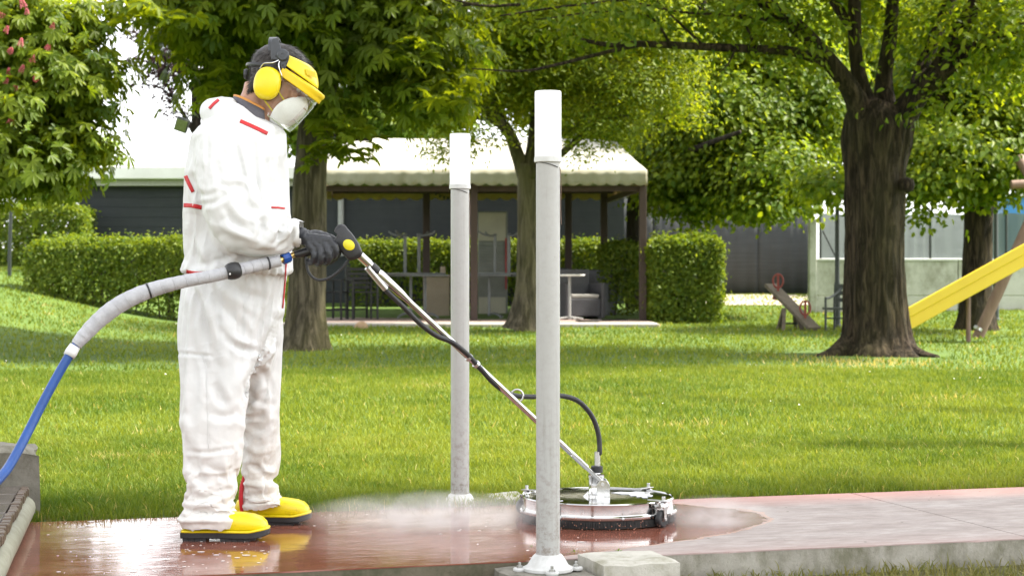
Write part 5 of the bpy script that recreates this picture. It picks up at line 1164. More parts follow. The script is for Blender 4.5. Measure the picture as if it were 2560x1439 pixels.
# cuffs bunch up
bunch = np.exp(-((PY-np.where(Yv > 6.38, 1240, 1285))/45)**2)*(PY > 1150); disp += bunch*.0005*np.sin(PY*.28+co[:, 0]*40)
gather = np.exp(-((PY-686)/16)**2); ang = np.arctan2(co[:, 1]-YB, co[:, 0]-pp(590, 686).x); disp += gather*.004*np.sin(ang*34)
co2 = co+no*disp[:, None]
me_set(sm_, co2-np.array(ORG[person.name])); sm_.polygons.foreach_set('use_smooth', np.ones(len(sm_.polygons), bool))
cov = link('coverall', sm_, person, M['suit']); cov['label'] = 'white hooded coverall with red seams and stained cuffs'
tmpv = [Vector(v) for v in co2]; bvh = BVHTree.FromPolygons(tmpv, [tuple(p.vertices) for p in sm_.polygons])
CAMP = Vector((0, 0, CAMZ))
def ribbon(poly, wpx, name, mat, parent, sub=6, lift=.0012, taper=False):
    """tape sewn onto the suit along a line: real strip lying on the cloth"""
    C = [Vector((c[0], c[1])) for c in catmull([tuple(map(float, p)) for p in poly], sub)]; rows = []
    for i, c in enumerate(C):
        t = (C[min(i+1, len(C)-1)]-C[max(i-1, 0)]).normalized(); n_ = Vector((-t.y, t.x)); row = []
        wl = wpx*(math.sin(PI*(.15+.7*i/(len(C)-1))) if taper else 1)
        for s in (-.5, -.17, .17, .5):
            q = c+n_*wl*s; hit = bvh.ray_cast(CAMP, (W(q.x, q.y, 6)-CAMP).normalized())
            if hit[0] is None: row = None; break
            row.append(hit[0]+hit[1]*lift)
        if row: rows.append(row)
    if len(rows) < 2: return
    vs_ = [p for r in rows for p in r]; mb = MB().add(vs_, [(i*4+j, i*4+j+1, i*4+j+5, i*4+j+4) for i in range(len(rows)-1) for j in range(3)])
    o = mb.build(name, mat, parent, smooth=True, sharp=0); s2 = o.modifiers.new('t', 'SOLIDIFY'); s2.thickness = .001; s2.offset = 1
for poly, w_, tp in (([(460, 424), (468, 448), (483, 480)], 9, False), ([(456, 513), (480, 514), (505, 519)], 10, False), ([(466, 678), (485, 682), (508, 683)], 8, False), ([(678, 518), (695, 519), (711, 521)], 4.5, False), ([(600, 303), (632, 317), (668, 334)], 9, False), ([(547, 250), (535, 260), (524, 272)], 7, False),
                     ([(715, 650), (712, 700), (706, 770)], 3, False), ([(500, 292), (501, 298), (502, 304)], 7, False)):
    ribbon(poly, w_, 'red_seam', M['red_trim'], cov, taper=tp)
MB().tube([W(611, 1188, 6.44), W(604, 1216, 6.43), W(602, 1246, 6.43), W(605, 1282, 6.44)], [.006, .008, .008, .006], 8).build('red_seam', M['red_trim'], cov, smooth=True)
for poly in ([(505, 885), (516, 920), (518, 980), (520, 1050), (522, 1120)],):
    ribbon(poly, 2.2, 'seam', M['suit'], cov, lift=.001)
# --- boots
def boot(toe_px, heel_px, dy, label):
    Y = YB+dy; xh = W(heel_px, 0, Y).x; xt = W(toe_px, 0, Y).x; L_ = xt-xh; up = MB(); so = MB()
    b = thing_child('boot', label)
    rows = []
    for s, hw, h, z0 in ((0.0, .020, .06, .03), (.03, .030, .085, .026), (.15, .036, .10, .024), (.30, .037, .115, .022), (.42, .040, .115, .02), (.55, .046, .098, .02), (.70, .052, .094, .02), (.84, .051, .088, .021), (.93, .043, .079, .022), (.98, .031, .066, .024), (1.0, .016, .052, .028)):
        ring = []
        for j in range(24):
            a = 2*PI*j/24; c, s2 = math.cos(a), math.sin(a)
            ring.append((xh+L_*s, Y+hw*math.copysign(abs(c)**.8, c), z0+(h-z0)*(.5+.5*math.copysign(abs(s2)**.75, s2))))
        rows.append(ring)
    R2 = []
    for i in range(len(rows)-1):
        for t in (0, .5): R2.append([tuple(np.array(p)*(1-t)+np.array(q)*t) for p, q in zip(rows[i], rows[i+1])])
    R2.append(rows[-1]); up.rings(R2); o = up.build('upper', M['yellow_boot'], b, smooth=True, sharp=0)
    out = [(0, .036), (.1, .044), (.28, .041), (.42, .042), (.56, .049), (.72, .055), (.86, .052), (.95, .041), (1.0, .024), (1.012, 0)]
    out = [tuple(c) for c in catmull(out, 4)]
    top = [(xh-.006+(L_+.01)*s, Y+w_) for s, w_ in out]+[(xh-.006+(L_+.01)*s, Y-w_) for s, w_ in out[::-1][1:]]
    for z0, z1, flt in ((.010, .032, lambda s: True),):
        zt = lambda x: .030+.010*max(0, ((x-xh)/L_-.8)/.2)
        zb_ = lambda x: .009+.010*max(0, ((x-xh)/L_-.78)/.22)**2
        n = len(top); so.add([(x, y, zb_(x)) for x, y in top]+[(x, y, zt(x)) for x, y in top], [tuple(range(n))[::-1], tuple(range(n, 2*n))]+[(j, (j+1) % n, (j+1) % n+n, j+n) for j in range(n)])
    so.build('sole', M['black_rubber'], b, bevel=.003)
    for i, s in enumerate((.015, .085, .155, .225, .46, .53, .60, .67, .74, .81)):
        x0 = xh+L_*s; hw = .036 if s < .3 else .042
        MB().box((x0+.008, Y, .0055+(.004 if s > .78 else 0)), (.0185, hw*2, .011)).build('tread_lug', M['black_rubber'], b)
    wl = [(xh+L_*s, Y-w_-.001, .033+.010*max(0, (s-.8)/.2)) for s, w_ in out]+[(xh+L_*s, Y+w_+.001, .033+.010*max(0, (s-.8)/.2)) for s, w_ in out[::-1][1:]]
    MB().tube(wl+[wl[0]], .0042, 8, caps=False).build('welt', M['yellow_boot'], b, smooth=True)
def thing_child(name, label):
    o = bpy.data.objects.new(name, None); COL.objects.link(o); o.parent = person; o['label'] = label; ORG[o.name] = ORG[person.name]; return o
boot(670, 459, -.19, 'nearer yellow rubber boot with black sole'); boot(774, 588, .215, 'farther yellow rubber boot with black sole')

# --- head: skull, face, ears and neck in one skin mesh. Head frame: f forward, u up, s towards the camera-side ear (-Y)
HC = pp(690, 205); HF = Vector((.848, 0, -.53)); HU = Vector((.53, 0, .848)); HS = Vector((0, -1, 0)); PXM = YB/FPX
def H(a, b, s=0.0): return HC+HF*a+HU*b+HS*s       # metres
def Hp(px, py, s=0.0):                              # pixel in the profile plane -> world, s metres sideways
    return W(px, py, YB-s)
head = MB(); R_ = []
#   b (height), front a, back a, half width
for b, fr, bk, hw in ((-.128, .072, .030, .022), (-.120, .085, .015, .036), (-.105, .092, -.005, .048), (-.085, .094, -.02, .056), (-.06, .094, -.045, .061), (-.035, .093, -.072, .067), (-.01, .092, -.092, .071), (.015, .094, -.102, .074), (.04, .098, -.105, .076), (.065, .096, -.102, .075), (.09, .084, -.09, .068), (.11, .062, -.07, .055), (.124, .032, -.042, .034), (.129, .008, -.016, .012)):
    ring = []
    for j in range(32):
        t = 2*PI*j/32; c, s = math.cos(t), math.sin(t); ca = (fr+bk)/2; ha = (fr-bk)/2
        ring.append(H(ca+ha*math.copysign(abs(c)**.92, c), b, hw*math.copysign(abs(s)**.92, s)))
    R_.append(ring)
head.rings(R_)
def hb(pts, n=10):
    C = catmull([tuple(H(a, b, s))+(r,) for a, b, s, r in pts], 5); head.tube([c[:3] for c in C], [c[3] for c in C], n)
hb([(.092, .028, 0, .010), (.104, .008, 0, .011), (.116, -.014, 0, .014), (.108, -.024, 0, .015)])                    # nose
for sd in (-1, 1):
    hb([(.094, .036, sd*.012, .008), (.093, .042, sd*.032, .010), (.080, .038, sd*.054, .009)])                         # brow ridge
    hb([(.088, -.004, sd*.038, .018), (.07, -.012, sd*.055, .016)])                                                    # cheek bone
    hb([(-.002, .022, sd*.076, .011), (-.012, .004, sd*.080, .016), (-.004, -.022, sd*.074, .009)])                     # ear
    hb([(.100, -.030, sd*.012, .007), (.104, -.026, sd*.016, .007)])                                                   # nostril
hb([(.094, -.05, -.024, .007), (.102, -.05, 0, .009), (.094, -.05, .024, .007)]); hb([(.092, -.064, -.02, .007), (.100, -.064, 0, .009), (.092, -.064, .02, .007)])   # lips
hb([(.078, -.112, -.012, .02), (.088, -.112, 0, .02), (.078, -.112, .012, .02)])                                        # chin
ncks = [(642, 205, 30), (641, 238, 37), (632, 275, 45), (616, 315, 54)]
C = catmull([tuple(pp(x, y))+(r*PXM,) for x, y, r in ncks], 5); head.tube([c[:3] for c in C], [c[3] for c in C], 20)
C = catmull([tuple(pp(x, y))+(r*PXM,) for x, y, r in [(668, 250, 32), (652, 285, 36), (640, 330, 40)]], 5); head.tube([c[:3] for c in C], [c[3] for c in C], 16)
# upper body below the collar, covered by the suit
C = catmull([tuple(pp(x, y))+(r*PXM,) for x, y, r in [(606, 315, 60), (592, 370, 84), (590, 460, 86), (590, 600, 80), (588, 680, 78)]], 4); head.tube([c[:3] for c in C], [c[3] for c in C], 20)
hm = remesh(head, .0042, 5, .5); hm.polygons.foreach_set('use_smooth', np.ones(len(hm.polygons), bool)); hm.transform(Matrix.Translation(-ORG[person.name]))
m, nt, b, L = newmat('skin'); b.inputs['Roughness'].default_value = .5
L.new(ramp(nt, tex_noise(nt, 30, 4, .6), [(.3, (.36, .19, .125)), (.7, (.45, .25, .17))]), b.inputs['Base Color']); b.inputs['Subsurface Weight'].default_value = .08; b.inputs['Subsurface Radius'].default_value = (.01, .004, .002)
M['skin'] = m
body = link('body', hm, person, M['skin'])
for sd in (-1, 1):
    e = H(.084, .018, sd*.031); MB().lathe([(.0005, -.012), (.008, -.009), (.012, 0), (.008, .009), (.0005, .012)], 16, e).build('eye', pmat('eye_white', (.75, .72, .7), rough=.2) if sd < 0 else bpy.data.materials['eye_white'], person, smooth=True)
    MB().lathe([(.0005, -.002), (.0055, -.001), (.0055, .001), (.0005, .002)], 12, e+HF*.0115, HF.to_track_quat('Z', 'Y').to_matrix()).build('iris', M['black_plastic'], person, smooth=True)
    pts = [H(.100-.004*abs(t), .036, sd*(.014+.03*t)) for t in np.linspace(0, 1, 6)]; MB().tube(pts, .0045, 8).build('eyebrow', M['black_rubber'], person, smooth=True)
# --- hair: close cap with many short locks
M['hair'] = pmat('dark_brown_hair', (.016, .012, .010), (.05, .04, .034), rough=.45, scale=60, stretch=(1, 1, 1))
cap = MB(); R_ = []
for b, fr, bk, hw in ((-.088, -.035, -.058, .040), (-.075, -.03, -.066, .05), (-.055, -.02, -.076, .058), (-.03, .0, -.084, .069), (0, .022, -.101, .0775), (.03, .05, -.1115, .0805), (.058, .086, -.1115, .0805), (.085, .092, -.101, .075), (.108, .072, -.082, .062), (.124, .044, -.055, .043), (.134, .010, -.02, .014)):
    ring = []
    for j in range(40):
        t = 2*PI*j/40; c, s = math.cos(t), math.sin(t); ca = (fr+bk)/2; ha = (fr-bk)/2; k = 1+.02*nz((c*4, s*4, b*40))
        ring.append(H(ca+ha*c*k, b, hw*s*k))
    R_.append(ring)
cap.rings(R_); hairo = cap.build('hair', M['hair'], person, smooth=True, sharp=0)
hv, hf = [], []
for i in range(5200):
    th = random.uniform(0, 6.283); bz = random.uniform(-.088, .134)
    prm = [(-.088, -.035, -.058, .040), (-.075, -.03, -.066, .05), (-.055, -.02, -.076, .058), (-.03, .0, -.084, .069), (0, .022, -.101, .0775), (.03, .05, -.1115, .0805), (.058, .086, -.1115, .0805), (.085, .092, -.101, .075), (.108, .072, -.082, .062), (.124, .044, -.055, .043), (.134, .010, -.02, .014)]
    fr, bk, hw = (float(np.interp(bz, [p[0] for p in prm], [p[k] for p in prm])) for k in (1, 2, 3)); c, s = math.cos(th), math.sin(th)
    p = H((fr+bk)/2+(fr-bk)/2*c, bz, hw*s); nrm = (HF*c*.9+HS*s+HU*(bz*7)).normalized()
    fl_ = (HF*.75*(1 if bz > .07 else -.35)-HU*(.2 if bz > .07 else .9)+Vector((random.uniform(-.4, .4), random.uniform(-.4, .4), random.uniform(-.3, .3)))).normalized()
    d = (nrm*(.42 if bz > .06 else .2)+fl_*.8).normalized(); ln = random.uniform(.014, .030)*(1 if bz > .05 else .65); sd = d.cross(nrm).normalized()*.0011; b0 = len(hv)
    hv += [p-sd, p+sd, p+d*ln]; hf.append((b0, b0+1, b0+2))
o = link('hair_strands', np_mesh('hair_strands', [tuple(v-ORG[person.name]) for v in hv], hf), hairo, M['hair']); o['kind'] = 'stuff'
# --- grey polo collar with orange edge
M['polo'] = pmat('grey_polo', (.085, .08, .095), (.11, .105, .12), rough=.85, scale=60, bstr=.2); M['orange'] = pmat('orange_edge', (.62, .27, .06), rough=.7)
def neck_band(off_top, off_bot, rr, z_px=0):
    pts_t = [(588, 233, -.0, 1), (600, 240, -.035, 1), (622, 250, -.055, 1), (645, 262, -.06, 1), (658, 268, -.05, 1)]
    return pts_t
def band(top, bot, name, mat, sides=(-1, 1)):
    mb = MB()
    for sd in sides:
        Ct = catmull([(p[0], p[1], p[2]) for p in top], 5); Cb = catmull([(p[0], p[1], p[2]) for p in bot], 5); vs_ = []
        for a_, b_ in zip(Ct, Cb):
            for t in (0, .33, .66, 1):
                q = a_*(1-t)+b_*t; vs_.append(Hp(q[0], q[1], q[2]*sd))
        n = len(Ct); mb.add(vs_, [(i*4+j, i*4+j+1, i*4+j+5, i*4+j+4) for i in range(n-1) for j in range(3)])
    o = mb.build(name, mat, person, smooth=True, sharp=0); s2 = o.modifiers.new('t', 'SOLIDIFY'); s2.thickness = .003; return o
TOP = [(584, 236, 0), (592, 237, .045), (610, 243, .066), (634, 255, .072), (655, 266, .066), (662, 272, .058)]
MID = [(583, 241, 0), (591, 242, .046), (609, 249, .068), (633, 261, .074), (654, 272, .068), (661, 277, .06)]
BOT = [(578, 275, 0), (590, 278, .06), (610, 288, .085), (636, 302, .092), (655, 316, .085), (664, 322, .07)]
band(TOP, MID, 'collar_edge', M['orange']); band(MID, BOT, 'shirt_collar', M['polo'])

# ================================================================== DUST MASK (worn)
mk = thing('dust_mask', H(.1, -.06), 'white cup dust mask with yellow straps over nose and mouth', 'mask')
M['mask'] = pmat('white_mask', (.84, .84, .83), (.80, .80, .79), rough=.8, scale=50, bstr=.25, bdist=.002)
mb = MB(); R_ = []
oc = H(.112, -.060)+Vector((-.006, 0, -.014)); fwd = (HF*.93-HU*.37).normalized(); upv = (HU*.93+HF*.37).normalized()
for k in range(13):
    t = k/12; r = math.cos(t*PI/2)**.75; dpt = .050*math.sin(t*PI/2)-.040; ring = []
    for j in range(36):
        a = 2*PI*j/36; c, s = math.cos(a), math.sin(a); rv = .079*(1 if s > 0 else .98); rs = .077
        ring.append(oc+upv*(rv*r*s)+HS*(rs*r*c*(1-.12*max(0, s)))+fwd*(dpt-.028*abs(c)**2*(r**2)+.012))
    R_.append(ring)
mb.rings(R_).build('cup', M['mask'], mk, smooth=True, sharp=0)
MB().tube([oc+upv*.002+HS*s+fwd*(.026-.5*abs(s)**1.3) for s in np.linspace(-.05, .05, 13)], .0015, 6).build('centre_seam', pmat('mask_seam', (.5, .5, .5), rough=.7), mk, smooth=True)
pts = [oc+upv*.053+HS*s+fwd*(.012-.32*abs(s)) for s in np.linspace(-.03, .03, 9)]
MB().tube(pts, .003, 6).build('nose_clip', pmat('tan_clip', (.55, .42, .3), rough=.5), mk, smooth=True)
M['strap'] = pmat('yellow_strap', (.66, .55, .03), rough=.6)
for sd in (-1, 1):
    MB().tube([Hp(714, 256, sd*.062), Hp(703, 240, sd*.073), Hp(694, 224, sd*.078), Hp(680, 215, sd*.079)], .0026, 8).build('strap', M['strap'], mk, smooth=True)
    MB().tube([Hp(685, 283, sd*.050), Hp(672, 265, sd*.066), Hp(658, 247, sd*.075), Hp(650, 235, sd*.076)], .0026, 8).build('strap', M['strap'], mk, smooth=True)
    MB().box(Hp(713, 257, sd*.062), (.009, .004, .006)).build('strap_anchor', M['strap'], mk); MB().box(Hp(685, 282, sd*.051), (.009, .004, .006)).build('strap_anchor', M['strap'], mk)

# ================================================================== EAR DEFENDERS WITH FACE SHIELD
hg = thing('protective_headset', H(0, .06), 'yellow ear defenders with brow guard and clear face shield', 'headset')
for sd in (-1, 1):
    c_ = Hp(668, 209, sd*.098); ax = (HS*sd).normalized(); lo = (HU*.93-HF*.37).normalized(); xx = lo.cross(ax)
    Rm = Matrix((xx, lo, ax)).transposed(); mb = MB(); R_ = []
    for r, z in ((.75, -.022), (1.0, -.014), (1.03, .0), (.99, .012), (.88, .021), (.68, .027), (.35, .030), (.02, .031)):
        R_.append([c_+Rm @ Vector((.0455*r*math.copysign(abs(math.cos(t))**.88, math.cos(t)), .056*r*math.copysign(abs(math.sin(t))**.88, math.sin(t)), z)) for t in np.linspace(0, 2*PI, 36, endpoint=False)])
    ec = mb.rings(R_).build('ear_cup', M['yellow_shell'], hg, smooth=True, sharp=0)
    MB().rings([[c_+Rm @ Vector((.047*r*math.cos(t), .058*r*math.sin(t), z)) for t in np.linspace(0, 2*PI, 30, endpoint=False)] for r, z in ((.7, -.030), (.95, -.028), (1.0, -.022), (.95, -.016), (.7, -.015))]).build('ear_cushion', M['black_rubber'], ec, smooth=True)
    for k, (w_, y_) in enumerate(((.016, .022), (.02, .012), (.024, -.002), (.014, -.012))): MB().box(c_+Rm @ Vector((0, y_, .0305-.0012*abs(k-1.5)-.0012)), (.003, .003, .003), Rm).add([], []).box(c_+Rm @ Vector((.004, y_, .0300-.0012*abs(k-1.5)-.0012)), (w_, .0018, .003), Rm).build('print', pmat('ear_print', (.30, .22, .02), rough=.6) if (sd, k) == (-1, 0) else bpy.data.materials['ear_print'], ec)
    # spring wires
    s_ = sd*.094
    MB().tube(catmull([tuple(Hp(701, 146, s_)), tuple(Hp(694, 152, s_+sd*.01)), tuple(Hp(680, 157, s_+sd*.014)), tuple(Hp(660, 159, s_+sd*.012)), tuple(Hp(650, 172, s_+sd*.006))], 5), .0020, 8).build('spring_wire', M['chrome'], hg, smooth=True)
    MB().tube(catmull([tuple(Hp(704, 148, s_)), tuple(Hp(697, 158, s_+sd*.012)), tuple(Hp(699, 175, s_+sd*.014)), tuple(Hp(705, 192, s_+sd*.008)), tuple(Hp(701, 202, s_+sd*.002))], 5), .0020, 8).build('spring_wire', M['chrome'], hg, smooth=True)
    # side arm with pivot
    out = [(677, 140), (677, 108), (681, 97), (694, 95), (698, 104), (703, 122), (716, 128), (724, 140), (722, 150), (716, 165), (712, 176), (702, 170), (700, 160), (690, 150), (678, 150)]
    a_ = [Hp(x, y, sd*.086) for x, y in out]; b_ = [Hp(x, y, sd*.095) for x, y in out]; n = len(out)
    MB().add(a_+b_, [tuple(range(n)), tuple(range(2*n-1, n-1, -1))]+[(j, j+n, (j+1) % n+n, (j+1) % n) for j in range(n)]).build('side_arm', M['grey_plastic'], hg, bevel=.002)
    MB().lathe([(.021, -.004), (.021, .008), (.017, .012), (.006, .0125), (.005, .011), (.0005, .011)], 26, Hp(708, 138, sd*.094), Matrix((HF, HS.cross(HF), HS*sd)).transposed()).build('pivot', M['grey_plastic'], hg, smooth=True)
    for (x, y) in ((682, 148), (690, 140), (707, 163), (716, 158), (712, 168)): MB().lathe([(.003, 0), (.003, .0025), (.0005, .003)], 8, Hp(x, y, sd*.0955), Matrix((HF, HS.cross(HF), HS*sd)).transposed()).build('rivet', M['black_plastic'], hg)
# head band over the crown
pts = [(t, .086*math.cos(t), .135+.0*t) for t in np.linspace(0, PI, 22)]; rows = []
for t in np.linspace(.0, PI, 24):
    s_ = .088*math.cos(t); bq = .072*math.sin(t)**.7; base_ = pp(688, 132)+(pp(688, 97)-pp(688, 132))*math.sin(t)**.55
    rows.append([base_+HS*s_+Vector((dx, 0, dz)) for dx, dz in ((-.013, -.004), (.013, -.004), (.013, .003), (-.013, .003))])
MB().rings(rows).build('head_band', M['grey_plastic'], hg, bevel=.0015)
# strap around the back of the head with adjuster knob
pts = [H(-.02+(-.098)*math.sin(t)**.8, .035-.04*math.sin(t), .088*math.cos(t)) for t in np.linspace(0, PI, 24)]
MB().tube(pts, .006, 10, flat=.4).build('rear_strap', M['black_plastic'], hg, smooth=True)
MB().lathe([(.018, -.006), (.02, 0), (.016, .008), (.0005, .009)], 20, Hp(616, 186, 0), Matrix((Vector((0, 1, 0)), Vector((0, 0, 1)), Vector((-1, 0, 0)))).transposed()).build('adjuster_knob', M['black_plastic'], hg, smooth=True)
def guard(profile, name, mat, spanr, n=40, thick=.004, a_back=0.0, bevel=.002):
    """band wrapped round the forehead. profile(t, edge)->(a, b, s)"""
    rows = [[], [], [], []]
    vs_ = []; m_ = 6
    for i in range(n+1):
        th = -spanr+2*spanr*i/n
        for j in range(m_+1): vs_.append(H(*profile(th, j/m_)))
    mb = MB().add(vs_, [(i*(m_+1)+j, i*(m_+1)+j+1, (i+1)*(m_+1)+j+1, (i+1)*(m_+1)+j) for i in range(n) for j in range(m_)])
    o = mb.build(name, mat, hg, smooth=True, sharp=0); s2 = o.modifiers.new('t', 'SOLIDIFY'); s2.thickness = thick; s2.offset = 0
    if bevel:
        b2 = o.modifiers.new('b', 'BEVEL'); b2.width = bevel; b2.segments = 2; b2.limit_method = 'ANGLE'
    return o
p_ = PXM
def brim(th, e):      # e 0 bottom .. 1 top
    c = math.cos(th); s = math.sin(th); fr = 118*p_; a = (.010+(fr-.010)*max(0, c)**.80); q = max(0, c)
    b0 = (17*(1-q)+10*q)*p_; b1 = (36*(1-q)+34*q)*p_; a += (.004 if e > .5 else .0)*q
    return a, b0+(b1-b0)*e, .094*math.copysign(abs(s)**.78, s)
guard(brim, 'brow_guard', M['yellow_guard'], PI/2, thick=.006)
def brim_top(th, e):  # flat shelf between brim and forehead
    c = math.cos(th); s = math.sin(th); q = max(0, c); a0, b0, s0 = brim(th, 1); k = 1-.16*e
    return .0+(a0-.0)*k, b0+.004*e, s0*(1-.05*e)
guard(brim_top, 'brow_shelf', M['yellow_guard'], PI/2, thick=.004)
def cap_(th, e):
    c = math.cos(th); s = math.sin(th); q = max(0, c)**.85
    a = -.002+(97*p_-(26*p_)*e**1.5)*q; b0 = (46*(1-q)+40*q)*p_; b1 = (66*(1-q)+74*q)*p_
    return a, b0+(b1-b0)*e, (.092-.004*e)*math.copysign(abs(s)**.8, s)
cg = guard(cap_, 'forehead_cover', M['yellow_shell'], PI/2*.98, thick=.005)
def cap_top(th, e):
    a0, b0, s0 = cap_(th, 1); k = 1-.25*e; return a0*k, b0+.006*e, s0*(1-.12*e)
guard(cap_top, 'forehead_cover_top', M['yellow_shell'], PI/2*.98, thick=.004)
for i in range(6):
    x = 765+i*4.0; MB().bar(Hp(x, 172+i*1.5, .0795-.003*i), Hp(x+4, 188+i*1.5, .0775-.003*i), .003, .004).build('vent_rib', M['yellow_guard'], cg)
m, nt, b, L = newmat('clear_visor'); out = nt.nodes['Material Output']
gl = nt.nodes.new('ShaderNodeBsdfGlossy'); gl.inputs['Roughness'].default_value = .04; tr = nt.nodes.new('ShaderNodeBsdfTransparent'); tr.inputs[0].default_value = (.985, .99, .98, 1)
fr_ = nt.nodes.new('ShaderNodeFresnel'); fr_.inputs[0].default_value = 1.5; ml = math_n(nt, 'MULTIPLY', fr_.outputs[0], .3, True)
mx = nt.nodes.new('ShaderNodeMixShader'); L.new(ml, mx.inputs[0]); L.new(tr.outputs[0], mx.inputs[1]); L.new(gl.outputs[0], mx.inputs[2]); L.new(mx.outputs[0], out.inputs['Surface']); M['visor'] = m
def visor(th, e):     # e 0 bottom .. 1 top
    c = math.cos(th); s = math.sin(th); q = max(0, c)**.8; t = 1-e
    a = (10+20*t)*p_+((113-18*t**1.6)-(10+20*t))*p_*q; b = (12-100*t*(1-.06*(1-q)))*p_
    return a, b, (.090-.004*t)*math.copysign(abs(s)**.78, s)
guard(visor, 'visor', M['visor'], PI/2*.97, thick=.0016, bevel=0)
edge = [H(*visor(-PI/2*.97+PI*.97*i/40, 0)) for i in range(41)]
MB().tube(edge, .0012, 6).build('visor_edge', pmat('visor_edge', (.35, .42, .25), rough=.2), hg, smooth=True)
# ================================================================== GLOVES
def glove_mesh(chains, voxel=.0026, smooth=3):
    g_ = MB()
    for ch in chains:
        C = catmull([tuple(pp(x, y, dy))+(r,) for x, y, dy, r in ch], 5); g_.tube([c[:3] for c in C], [c[3] for c in C], 12)
    me = remesh(g_, voxel, smooth, .5); c, n = me_arrays(me)
    d = np.array([.0014*(1-abs(noise.noise(Vector((p[0]*70, p[1]*70, p[2]*45)))*2)) for p in c]); me_set(me, c+n*d[:, None]-np.array(ORG[person.name]))
    me.polygons.foreach_set('use_smooth', np.ones(len(me.polygons), bool)); return me
K = {'i': (826, 606), 'm': (813, 612), 'r': (798, 617), 'p': (784, 621)}
ch = [[(738, 587, -.208, .025), (752, 590, -.208, .026), (766, 595, -.212, .029)]]
for k, (x, y) in K.items():
    ch.append([(752, 592, -.212, .021), (775, 598+(y-606)*.3, -.222, .021), (x-8, y-6, -.232, .0165), (x, y, -.236, .014)])
ch += [[(826, 604, -.236, .0135), (838, 618, -.240, .0125), (838, 634, -.236, .0115), (831, 644, -.218, .0108), (822, 646, -.198, .0095)],
       [(813, 610, -.238, .0138), (822, 632, -.246, .0125), (822, 648, -.238, .0118), (815, 656, -.216, .0108), (806, 654, -.196, .0098)],
       [(798, 615, -.238, .0135), (803, 638, -.246, .0122), (802, 653, -.238, .0115), (795, 659, -.216, .0105), (788, 656, -.196, .0095)],
       [(784, 619, -.236, .0125), (786, 640, -.242, .0112), (783, 652, -.234, .0104), (776, 656, -.214, .0096), (770, 652, -.197, .0088)],
       [(764, 592, -.190, .017), (788, 586, -.172, .0155), (812, 589, -.162, .0125), (830, 596, -.168, .0115), (840, 602, -.176, .0095)]]
gl1 = link('glove', glove_mesh(ch), person, M['glove']); gl1['label'] = 'black glove gripping the trigger gun'
MB().tube(catmull([tuple(pp(748, 587, -.208)), tuple(pp(754, 588, -.208)), tuple(pp(760, 590, -.208))], 3), [.0265, .0275, .0270, .027, .027, .0265, .0265], 20).build('glove_cuff', M['glove'], person, smooth=True, sharp=0)
LH = [[(655, 592, .235, .026), (676, 602, .24, .028), (690, 612, .245, .026)]]
for k, (x, y, dy) in enumerate(((700, 640, .215), (696, 642, .232), (690, 643, .25), (682, 642, .266))):
    LH.append([(686, 612, .225+k*.012, .015), (x, y-16, dy, .0118), (x+3, y+6, dy, .0108), (x-6, y+24, dy-.004, .0098), (x-14, y+32, dy-.008, .0088)])
LH.append([(676, 606, .22, .015), (692, 622, .196, .0125), (702, 640, .188, .0105)])
link('glove', glove_mesh(LH), person, M['glove'])['label'] = 'black glove of the arm hidden behind the body'

# ================================================================== SURFACE CLEANER (gun, lance, hose, steel hood)
CX, CY = .318, 6.62
cl = thing('surface_cleaner', (CX, CY, 0), 'round stainless steel surface cleaner with long lance and black trigger gun', 'pressure cleaner')
cc = (CX, CY, 0)
MB().lathe([(.262, .004), (.281, .004), (.283, .034), (.262, .034)], 72, cc, close=True).build('brush_skirt', pmat('black_bristle', (.012, .012, .012), (.03, .028, .026), rough=.85, scale=200, bstr=.8, bdist=.004, stretch=(1, 1, .05)), cl, smooth=True)
bv = MB()
for i in range(420):
    a = random.uniform(0, 6.283); r = .283; p = Vector((CX+r*math.cos(a), CY+r*math.sin(a), .03)); d = Vector((math.cos(a+.1), math.sin(a+.1), 0)); t_ = Vector((-math.sin(a), math.cos(a), 0))*.0035
    bv.add([p-t_, p+t_, p+d*random.uniform(.002, .008)-Vector((0, 0, random.uniform(.022, .03)))], [(0, 1, 2)])
o = bv.build('bristles', bpy.data.materials['black_bristle'], cl); o['kind'] = 'stuff'
MB().lathe([(.268, .033), (.287, .033), (.290, .037), (.290, .044), (.286, .048), (.272, .048)], 72, cc).build('lower_rim', M['chrome'], cl, smooth=True, sharp=40)
MB().lathe([(.276, .048), (.276, .080), (.2775, .086), (.2745, .0898), (.2695, .0898), (.2675, .0872)], 96, cc).build('hood', M['chrome'], cl, smooth=True, sharp=40)
MB().lathe([(.2670, .0870), (.262, .0876), (.10, .0886), (.001, .0890)], 96, cc).build('deck', pmat('mirror_deck', (.34, .34, .33), (.30, .30, .29), rough=.10, metal=1.0, scale=20), cl, smooth=True, sharp=40)
for i in range(8):
    a = i*PI/4+.25; MB().lathe([(.006, 0), (.006, .003), (.004, .006), (.0005, .0065)], 10, (CX+.2905*math.cos(a), CY+.2905*math.sin(a), .0405), Vector((math.cos(a), math.sin(a), 0)).to_track_quat('Z', 'Y').to_matrix()).build('rim_screw', M['steel'], cl, smooth=True)
